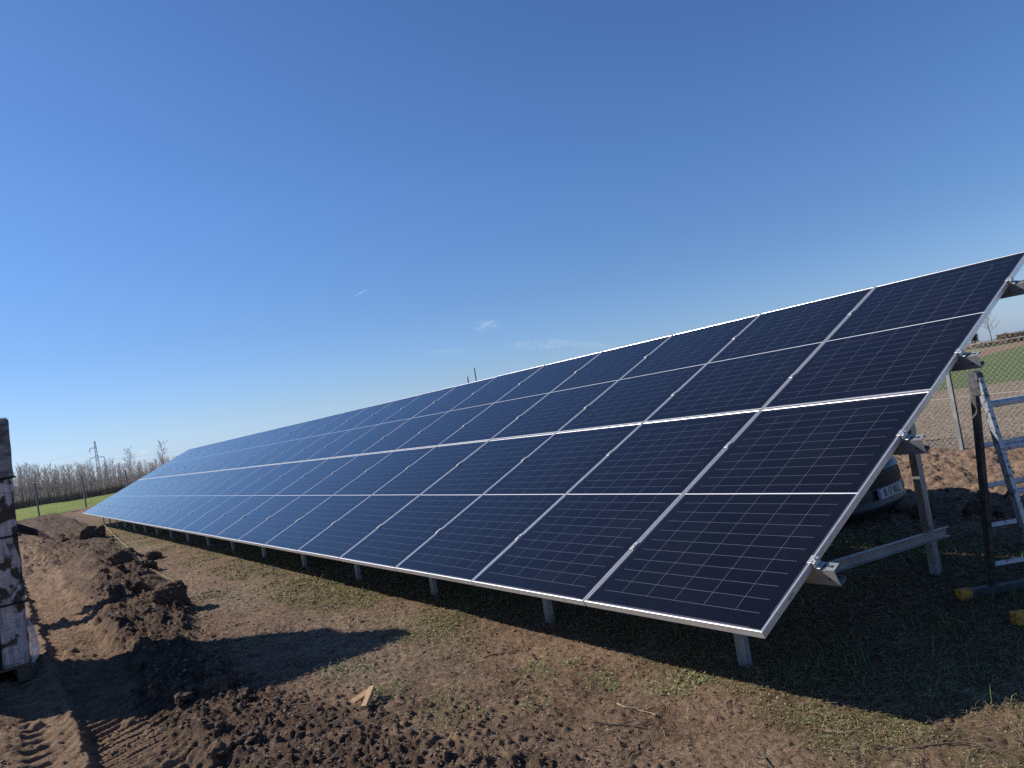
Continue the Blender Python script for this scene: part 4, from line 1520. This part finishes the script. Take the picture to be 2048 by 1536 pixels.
M_EVER = mottled('dark_evergreen', (0.022, 0.035, 0.018), (0.05, 0.06, 0.03), 2, 0.85)
M_SCRUB = mottled('brown_scrub', (0.10, 0.075, 0.05), (0.16, 0.125, 0.085), 2, 0.9)
M_SCRUBD = mottled('dark_scrub', (0.045, 0.038, 0.028), (0.085, 0.07, 0.05), 2, 0.9)
d = np.array([-0.366, 0.931])
x, y = polar(d, 150)
e = empty('evergreen_tree', (x, y, float(base_z(x, y))), (0, 0, 0), 'small dark evergreen tree on the hill beside the panel edge', 'tree')
q = MB()
q.tube([(0, 0, -0.1), (0, 0, 1.0)], [0.14, 0.10], 7)
q.build('trunk', M_BARK, e)
V, F = leafy(7, 900, 0.85, 2.3, 0.12, 'cone')
o = np_obj('crown', V + np.array([0, 0, 0.45]), F, M_EVER, parent=e)
shr = [((2030, 664), 175, 1.9, 1.5, M_SCRUB, 'low brown bush on the hill crest at the right edge'),
       ((2008, 668), 180, 1.5, 1.6, M_SCRUB, 'rounded reddish brown bush on the hill crest'),
       ((2046, 667), 165, 1.4, 1.2, M_SCRUBD, 'small dark bush on the hill crest at the frame edge'),
       ((2000, 687), 122, 2.6, 0.9, M_SCRUB, 'spreading brown scrub at the foot of the lone tree'),
       ((2022, 683), 121, 2.8, 1.0, M_SCRUBD, 'dark scrub along the field bank right of the lone tree'),
       ((2044, 678), 120, 2.6, 1.1, M_SCRUBD, 'dark scrub on the field bank at the right edge'),
       ((1975, 693), 117, 2.2, 0.7, M_SCRUB, 'thin brown scrub on the bank left of the lone tree')]
for k, (pp, r, rx, rz, m_, lab) in enumerate(shr):
    dd = sky_dir(*pp)
    dd = dd[:2] / np.hypot(*dd[:2])
    x, y = polar(dd, r)
    V, F = leafy(40 + k, 700, rx, rz, 0.13)
    V[:, 0] *= 1.3
    o = np_obj('shrub', V, F, m_)
    o.location = (x, y, float(base_z(x, y)) - 0.05)
    tag(o, lab, 'shrub', 'shrubs on the far hillside')

# ----------------------------------------------------------------- pylon, masts, overhead wires
M_PYL = mat('weathered_pylon_steel', (0.34, 0.36, 0.38), 0.6, 0.2)


def lattice(q, hgt, w0, w1, th, bays):
    c = []
    for i in range(bays + 1):
        f = i / bays
        w = w0 + (w1 - w0) * (f ** 0.8)
        c.append([Vector((sx * w / 2, sy * w / 2, hgt * f)) for sx, sy in ((-1, -1), (1, -1), (1, 1), (-1, 1))])
    for i in range(bays):
        for k in range(4):
            q.tube([c[i][k], c[i + 1][k]], th, 4)
            q.tube([c[i][k], c[i + 1][(k + 1) % 4]], th * 0.55, 3)
            q.tube([c[i][(k + 1) % 4], c[i + 1][k]], th * 0.55, 3)
            q.tube([c[i + 1][k], c[i + 1][(k + 1) % 4]], th * 0.55, 3)


dd = np.array([-0.994, 0.108])
x, y = polar(dd, 400)
zb = -7.0
tip = 1.5 + 0.0445 * 400
Hp = tip - zb
py = empty('transmission_pylon', (x, y, zb), (0, 0, R(8)), 'grey lattice transmission pylon behind the bare plantation', 'pylon')
q = MB()
lattice(q, Hp, 2.6, 0.4, 0.065, 13)
q.build('mast', M_PYL, py)
for hh, arms in ((Hp - 3.4, (-1,)), (Hp - 8.0, (-1, 1))):
    q = MB()
    for s in arms:
        L = 2.5 if len(arms) == 1 else 3.0
        for sx in (-0.3, 0.3):
            q.tube([(sx, 0, hh), (0, s * L, hh)], 0.08, 4)
            q.tube([(sx, 0, hh + 0.9), (0, s * L, hh)], 0.06, 4)
    if len(arms) == 1:
        q.tube([(0, 0, hh), (0, 0.9, hh)], 0.07, 4)
    q.build('cross_arm', M_PYL, py)
    for s in arms:
        L = 2.5 if len(arms) == 1 else 3.0
        q = MB()
        q.tube([(-0.35, s * L, hh), (-0.42, s * (L + .1), hh - 1.0), (0.0, s * (L + .15), hh - 2.1), (0.42, s * (L + .1), hh - 1.0), (0.35, s * L, hh)], 0.075, 4)
        q.build('insulator', M_PYL, py)


def wire(p0, p1, sag, rad, label):
    n_ = 24
    pts = [(p0[0] + (p1[0] - p0[0]) * t, p0[1] + (p1[1] - p0[1]) * t, p0[2] + (p1[2] - p0[2]) * t - sag * 4 * t * (1 - t)) for t in np.linspace(0, 1, n_)]
    q_ = MB()
    q_.tube(pts, rad, 4)
    o_ = q_.build('overhead_wire', M_PYL)
    tag(o_, label, 'wire', 'overhead power wires')


wire((x, y - 2.5, zb + Hp - 5.2), (x + 60, y - 260, 16), 5, 0.018, 'thin power wire leaving the pylon upper arm to the left')
wire((x, y + 3.0, zb + Hp - 9.8), (x - 40, y + 270, 15), 4, 0.018, 'thin power wire from the pylon lower arm passing over the tall trees')
wire((-190, 190, 18.0), (60, 215, 16.0), 2.5, 0.028, 'upper faint power wire over the hillside at the right edge')
wire((-190, 192, 13.0), (60, 217, 11.5), 2.5, 0.028, 'lower faint power wire over the hillside at the right edge')
x, y = polar((-0.840, 0.542), 360)
e = empty('lattice_mast', (x, y, -6.0), (0, 0, 0.4), 'tip of a distant lattice mast just above the panel edge', 'mast')
q = MB()
lattice(q, 1.5 + 0.0545 * 360 + 6.0, 3.4, 0.25, 0.13, 12)
q.build('lattice_frame', M_PYL, e)
x, y = polar((-0.834, 0.551), 90)
e = empty('utility_pole', (x, y, float(base_z(x, y))), (0, 0, 0), 'thin grey pole rising above the panel edge beside the lattice mast', 'pole')
q = MB()
hp = 1.5 + 0.064 * 90 - float(base_z(x, y))
q.tube([(0, 0, -0.2), (0, 0, hp)], [0.11, 0.085], 8)
q.build('shaft', mat('pole_grey', (0.20, 0.22, 0.25), 0.6), e)
q = MB()
q.tube([(0, 0, hp), (0, 0, hp + 0.12)], [0.06, 0.03], 8)
q.build('pole_cap', M_PYL, e)

# ----------------------------------------------------------------- loose earth, weeds, stalks
rg = np.random.default_rng(17)


def ico(sub):
    import bmesh
    bm = bmesh.new()
    bmesh.ops.create_icosphere(bm, subdivisions=sub, radius=1.0)
    V = np.array([v.co[:] for v in bm.verts])
    bm.faces.ensure_lookup_table()
    F = np.array([[v.index for v in f.verts] for f in bm.faces])
    bm.free()
    return V, F


def rock_templates(sub, k, amp, seed):
    V, F = ico(sub)
    out = []
    for i in range(k):
        s = seed + i
        n_ = fbm(V[:, 0] * 1.0 + V[:, 2] * 0.7 + 9 * i, V[:, 1] - V[:, 2] * 0.6, 0.9, 4, s, 0.6) * amp + fbm(V[:, 2] + 5 * i, V[:, 0] + V[:, 1] * 0.8, 0.8, 4, s + 40, 0.6) * amp
        W_ = V * (1 + n_)[:, None]
        W_[:, 2] *= 0.72
        out.append(W_)
    return out, F


def scatter_mesh(templates, F, pos, size, seed):
    r_ = np.random.default_rng(seed)
    n_ = len(pos)
    k = r_.integers(0, len(templates), n_)
    T = np.stack(templates)[k]
    a = r_.uniform(0, 2 * np.pi, n_)
    b_ = r_.uniform(-0.7, 0.7, n_)
    sq = np.stack([r_.uniform(0.75, 1.35, n_), r_.uniform(0.75, 1.2, n_), r_.uniform(0.75, 1.15, n_)], -1)
    T = T * sq[:, None, :]
    cb, sb_ = np.cos(b_)[:, None], np.sin(b_)[:, None]
    x_, y_, z_ = T[..., 0], T[..., 1], T[..., 2]
    y2, z2 = y_ * cb - z_ * sb_, y_ * sb_ + z_ * cb
    ca, sa = np.cos(a)[:, None], np.sin(a)[:, None]
    T = np.stack([x_ * ca - y2 * sa, x_ * sa + y2 * ca, z2], -1) * size[:, None, None] + pos[:, None, :]
    nv = T.shape[1]
    FF = (F[None] + (np.arange(n_) * nv)[:, None, None]).reshape(-1, F.shape[1])
    return T.reshape(-1, 3), FF


def sample(n_, rmin, rmax, azspread, dens):
    """random ground points round the photographer, denser close by; dens(z, x, y) keeps a share"""
    az0 = math.atan2(ROT[2][1], ROT[2][0])
    r_ = np.exp(rg.uniform(math.log(rmin), math.log(rmax), n_))
    a = az0 + rg.uniform(-azspread, azspread, n_)
    x_, y_ = 2.0153 + r_ * np.cos(a), -2.5485 + r_ * np.sin(a)
    z_ = zones(x_, y_)
    keep = rg.random(n_) < dens(z_, x_, y_)
    x_, y_, r_ = x_[keep], y_[keep], r_[keep]
    return x_, y_, height(x_, y_), r_


M_CLOD = mottled('moist_dug_soil', (0.050, 0.033, 0.024), (0.128, 0.086, 0.060), 55, 0.97, bump=1.0, **{'Specular IOR Level': 0.15})
M_CRUMB = mottled('dry_soil_crumb', (0.105, 0.070, 0.050), (0.24, 0.168, 0.120), 30, 0.95, **{'Specular IOR Level': 0.15})

tpl, TF = rock_templates(3, 14, 0.85, 500)
x_, y_, z_, r_ = sample(7000, 1.6, 26, 0.85, lambda z, x, y: np.clip(z['band'] * 0.55 * (0.35 + 0.65 * sm(-x, 1.5, 3.2)) + 0.05 * z['fine'] + 0.35 * z['churn'] + 0.1 * z['far'], 0, 1))
sz = (0.006 + 0.046 * rg.random(len(x_)) ** 4.5) * np.clip(r_ / 4.5, 0.75, 1.9)
V, F = scatter_mesh(tpl, TF, np.stack([x_, y_, z_ + sz * 0.25], -1), sz, 2)
tag(np_obj('soil_clods', V, F, M_CLOD), 'dark moist clods of dug earth heaped along the ruts', 'soil clods', kind='stuff')

tpl1, TF1 = rock_templates(1, 10, 0.5, 700)
x_, y_, z_, r_ = sample(60000, 1.4, 14, 0.8, lambda z, x, y: np.clip((0.22 + 0.5 * z['fine'] + 0.3 * z['band'] + 0.3 * z['churn']) * (1 - 0.75 * np.clip(z['flat'] + z['rut'], 0, 1)), 0, 1))
sz = (0.0022 + 0.0075 * rg.random(len(x_)) ** 3.5) * np.clip(r_ / 3.0, 0.8, 2.0)
V, F = scatter_mesh(tpl1, TF1, np.stack([x_, y_, z_ + sz * 0.2], -1), sz, 3)
tag(np_obj('soil_crumbs', V, F, M_CRUMB), 'small dry crumbs of soil strewn over the bare ground', 'soil crumbs', kind='stuff')

# single big lumps one can point to
VB, TFB = ico(5)
for k, (xx, yy, ss, lab) in enumerate([(-12.3, -0.36, 0.14, 'dark lump of earth lying alone beside the yellow string'),
                                       (-6.75, -1.10, 0.17, 'big square lump of earth on the near end of the spoil bank'),
                                       (-11.9, -0.95, 0.17, 'largest dark lump of earth on the spoil bank by the rut'),
                                       (-3.35, -1.45, 0.10, 'lump of earth at the edge of the stack shadow'),
                                       (-20.6, -0.45, 0.27, 'dark mound of earth near the far end of the rut')]):
    zz = H(xx, yy)
    sgn = np.sign(VB)
    blk = sgn * np.abs(VB) ** 0.75
    blk /= np.linalg.norm(blk, axis=1).max()
    rad = np.ones(len(VB))
    for wl, am in ((0.9, 0.34), (0.36, 0.16), (0.13, 0.10), (0.06, 0.05)):
        rad += am * fbm(VB[:, 0] + 0.6 * VB[:, 2] + 7 * k, VB[:, 1] - 0.7 * VB[:, 2], wl, 2, 60 + k)
        rad += am * 0.6 * lumps(VB[:, 0] - 0.5 * VB[:, 1] + 3 * k, VB[:, 2] + 0.4 * VB[:, 1], wl * 0.8, 90 + k, 0.8) / (wl * 0.8)
    o = np_obj('earth_lump', blk * rad[:, None] * np.array([1.1, 0.95, 0.85]) * ss, TFB, M_CLOD, smooth=True)
    o.location = (xx, yy, zz + ss * 0.22)
    o.rotation_euler = (0, 0, 1.1 * k)
    tag(o, lab, 'earth lump', 'single lumps of dug earth')

M_LEAF = mottled('low_weed_leaves', (0.100, 0.094, 0.029), (0.215, 0.190, 0.072), 9, 0.8)
M_LEAFG = mottled('fresh_weed_leaves', (0.090, 0.130, 0.034), (0.185, 0.225, 0.078), 9, 0.75)
M_STRAW = mottled('dry_straw', (0.30, 0.23, 0.14), (0.16, 0.11, 0.07), 9, 0.85)
M_GRASS = mottled('green_grass_blades', (0.060, 0.115, 0.026), (0.125, 0.185, 0.052), 5, 0.7)


def leaves(n_, dens, rmin, rmax, s0, s1, name, m_, label, lift=0.012, seed=1):
    x_, y_, z_, r_ = sample(n_, rmin, rmax, 0.8, dens)
    k = len(x_)
    s = (s0 + (s1 - s0) * rg.random(k)) * np.clip(r_ / 4.0, 0.8, 2.6)
    nx, ny = rg.normal(0, 0.45, k), rg.normal(0, 0.45, k)
    nrm = np.stack([nx, ny, np.ones(k)], -1)
    nrm /= np.linalg.norm(nrm, axis=1)[:, None]
    t1 = np.cross(nrm, np.stack([np.cos(rg.uniform(0, 6.28, k)), np.sin(rg.uniform(0, 6.28, k)), np.zeros(k)], -1))
    t1 /= np.linalg.norm(t1, axis=1)[:, None]
    t2 = np.cross(nrm, t1)
    c = np.stack([x_, y_, z_ + lift * rg.random(k) + s * 0.3], -1)
    s = s[:, None]
    V_ = np.stack([c - t1 * s, c + t2 * s * 0.55 + nrm * s * 0.12, c + t1 * s, c - t2 * s * 0.55 + nrm * s * 0.12], 1).reshape(-1, 3)
    o_ = np_obj(name, V_, np.arange(4 * k).reshape(-1, 4), m_)
    tag(o_, label, 'weeds', kind='stuff')


def patch_mask(x, y):
    m = np.zeros_like(x)
    for (cx, cy, rr) in [(-4.45, -0.88, .33), (-2.84, -0.75, .28), (-2.2, -0.8, .22), (-1.23, -0.34, .13), (-0.03, 0.2, .14), (0.15, 0.02, .12),
                         (0.16, 0.22, .10), (-0.75, 0.2, .25), (-1.1, 0.05, .22), (-1.6, 0.05, .25), (-8.3, -0.55, .2)]:
        m = np.maximum(m, sm(1 - np.hypot(x - cx, y - cy) / rr, 0.0, 0.7))
    return m


leaves(800000, lambda z, x, y: np.clip(z['weed'] * 0.9 * sm(fbm(x, y, 0.16, 3, 171), -0.25, 0.25) + 0.10 * z['under'], 0, 1), 1.6, 26, 0.0038, 0.0084, 'low_weeds', M_LEAF,
       'olive carpet of low weeds along the foot of the array', seed=5)
leaves(330000, lambda z, x, y: patch_mask(x, y) * 0.95 * sm(fbm(x, y, 0.1, 2, 173), -0.3, 0.2) + 0.04 * z['weed'], 1.6, 10, 0.0042, 0.0105, 'fresh_weeds', M_LEAFG,
       'brighter green weed patches on the bare soil', 0.03, seed=6)


def blades(n_, dens, rmin, rmax, h0, h1, w_, name, m_, label, flat=False):
    x_, y_, z_, r_ = sample(n_, rmin, rmax, 0.8, dens)
    k = len(x_)
    h_ = h0 + (h1 - h0) * rg.random(k) ** 1.6
    a = rg.uniform(0, 6.28, k)
    if flat:
        bend = np.stack([np.cos(a), np.sin(a), rg.normal(0.02, 0.12, k)], -1)
        z_ = z_ + 0.006 + 0.012 * rg.random(k)
        mid = np.stack([x_, y_, z_], -1) + bend * (h_ * 0.5)[:, None] + np.stack([rg.normal(0, .05, k), rg.normal(0, .05, k), 0.06 * rg.random(k)], -1) * h_[:, None]
    else:
        l_ = rg.uniform(0.2, 0.9, k)
        bend = np.stack([np.cos(a) * l_, np.sin(a) * l_, np.ones(k) * (1 - 0.35 * l_)], -1)
        mid = np.stack([x_, y_, z_], -1) + bend * np.array([0.35, 0.35, 0.62]) * h_[:, None]
    p0 = np.stack([x_, y_, z_ - (0 if flat else 0.005)], -1)
    p2 = p0 + bend * h_[:, None]
    sd = np.stack([-np.sin(a), np.cos(a), np.zeros(k)], -1) * (w_ * (0.6 + 0.8 * rg.random(k)) * np.clip(r_ / 4.0, 0.8, 2.2))[:, None]
    if flat:
        sd[:, 2] = 0.5 * np.abs(sd[:, 0])
    V_ = np.stack([p0 - sd, p0 + sd, mid + sd * 0.8, mid - sd * 0.8, p2 - sd * 0.25, p2 + sd * 0.25], 1).reshape(-1, 3)
    b0 = (np.arange(k) * 6)[:, None]
    F_ = np.stack([b0 + np.array([[0, 1, 2, 3]]), b0 + np.array([[3, 2, 5, 4]])], 1).reshape(-1, 4)
    o_ = np_obj(name, V_, F_, m_)
    tag(o_, label, 'grass', kind='stuff')


def lad_mask(x, y):
    return np.maximum(sm(1 - np.hypot(x - 0.15, y - 1.75) / 0.55, 0, 0.6), 0.8 * sm(1 - np.abs(y - 3.05) / 0.45, 0, 0.6) * sm(-x, -1.5, -0.8))


blades(110000, lambda z, x, y: np.clip(0.17 * z['under'] * sm(fbm(x, y, 0.5, 3, 181), -0.3, 0.3) + lad_mask(x, y) * sm(fbm(x, y, 0.35, 2, 183), -0.5, 0.1), 0, 1) * sm(y, 0.3, 0.7), 1.6, 9, 0.02, 0.11, 0.0019,
       'grass_blades', M_GRASS, 'thin green grass in the shade under the panels and ladder')
blades(90000, lambda z, x, y: (0.9 * patch_mask(x, y) * sm(fbm(x, y, 0.12, 2, 187), -0.3, 0.2) + 0.10 * z['weed']) * (y < 0.4), 1.6, 9, 0.008, 0.045, 0.0013,
       'short_grass', M_GRASS, 'short matted green grass on the soil before the array')
blades(150000, lambda z, x, y: np.clip(0.55 * z['under'] + 0.45 * z['weed'] + 0.30 * (y > -1.4) * (1 - z['band']) + 0.5 * z['dry'] + 0.10, 0, 1) * (1 - 0.8 * np.clip(z['rut'] + z['flat'], 0, 1)), 1.5, 12,
       0.012, 0.085, 0.0010, 'dry_stalks', M_STRAW, 'dry straw stalks lying flat on the soil', True)
blades(5000, lambda z, x, y: np.clip(0.6 * z['under'] * sm(-y, -1.0, -0.5) + 0.4 * z['weed'], 0, 1), 1.6, 9,
       0.04, 0.20, 0.0009, 'standing_stalks', M_STRAW, 'dry upright stalks at the edge of the panel shadow')

# twigs one can point to, wooden offcuts, string
M_TWG = mottled('dark_twig', (0.055, 0.038, 0.028), (0.11, 0.08, 0.055), 20, 0.9)
tw = random.Random(12)
for k, (xx, yy, an, L, pale, lab) in enumerate([(-1.42, -0.36, 1.5, 0.16, 1, 'short grey stick standing at a slant in the bare soil'),
                                           (-0.62, -0.28, 0.5, 0.34, 0, 'forked dark twig on the bare soil in the middle foreground'),
                                           (-0.72, -0.12, 0.1, 0.26, 1, 'pale curved twig beside the forked twig'),
                                           (-2.05, 0.02, 0.9, 0.28, 0, 'dark twig lying among the low weeds by the shadow edge'),
                                           (0.10, -0.22, 2.4, 0.30, 0, 'thin dark twig near the bottom right weeds'),
                                           (0.52, 0.20, 0.6, 0.38, 0, 'long twig at the lower right corner'),
                                           (0.20, 0.16, 0.4, 0.13, 1, 'short pale stick in front of the shadow point'),
                                           (-0.42, -0.42, 1.9, 0.2, 0, 'dark broken twig on the bare foreground soil')]):
    q = MB()
    pts = []
    for i in range(6):
        f = i / 5
        px_, py_ = xx + math.cos(an) * L * (f - .5) + tw.uniform(-.01, .01), yy + math.sin(an) * L * (f - .5) + tw.uniform(-.01, .01)
        pts.append((px_, py_, H(px_, py_) + 0.008 + (0.05 * f if k == 0 else 0)))
    q.tube(pts, [0.005 * (1 - 0.6 * i / 5) for i in range(6)], 6)
    for j in (2, 3):
        px_, py_ = pts[j][0] + math.cos(an + 0.8) * L * 0.28, pts[j][1] + math.sin(an + 0.8) * L * 0.28
        q.tube([pts[j], (px_, py_, H(px_, py_) + 0.012)], [0.003, 0.0015], 5)
    o = q.build('twig', M_STRAW if pale else M_TWG)
    tag(o, lab, 'twig', 'loose twigs on the soil')

M_PINE = mottled('fresh_pine_wood', (0.46, 0.30, 0.16), (0.36, 0.22, 0.11), 16, 0.7, stretch=(1, 7, 7), bump=0.2)


def plank(a, b_, wd, th, z0, z1, label):
    a_, bb = Vector((a[0], a[1], H(*a) + z0)), Vector((b_[0], b_[1], H(*b_) + z1))
    q_ = MB()
    q_.extrude([(-wd / 2, 0), (wd / 2, 0), (wd / 2, th), (wd / 2 - 0.002, th + 0.002), (-wd / 2 + 0.002, th + 0.002), (-wd / 2, th)], a_, bb, (0.35, -0.25, 1))
    tag(q_.build('wood_offcut', M_PINE), label, 'wood offcut', 'pale wooden offcuts')


plank((-2.17, -0.87), (-2.13, -1.01), 0.040, 0.010, 0.045, 0.030, 'pale flat wooden offcut, the left of the pair on the soil')
plank((-2.15, -0.87), (-1.99, -1.00), 0.030, 0.022, 0.055, 0.020, 'thick pale wooden offcut, the right of the pair on the soil')

q = MB()
sp_ = [(-26.6, 0.45), (-19.1, -0.11), (-14.4, -0.43), (-10.5, -0.71), (-9.1, -0.74), (-8.0, -0.73)]
pts = []
for i in range(len(sp_) - 1):
    for f in np.linspace(0, 1, 9)[:-1]:
        xx = sp_[i][0] + (sp_[i + 1][0] - sp_[i][0]) * f
        yy = sp_[i][1] + (sp_[i + 1][1] - sp_[i][1]) * f
        pts.append((xx, yy, float(base_z(xx, yy)) + 0.075))
q.tube(pts, [0.0016 * max(1.0, -p[0] / 10) for p in pts], 5)
tag(q.build('string_line', mat('yellow_string', (0.55, 0.42, 0.20), 0.7)), 'yellow string line stretched over the soil in front of the array', 'string')
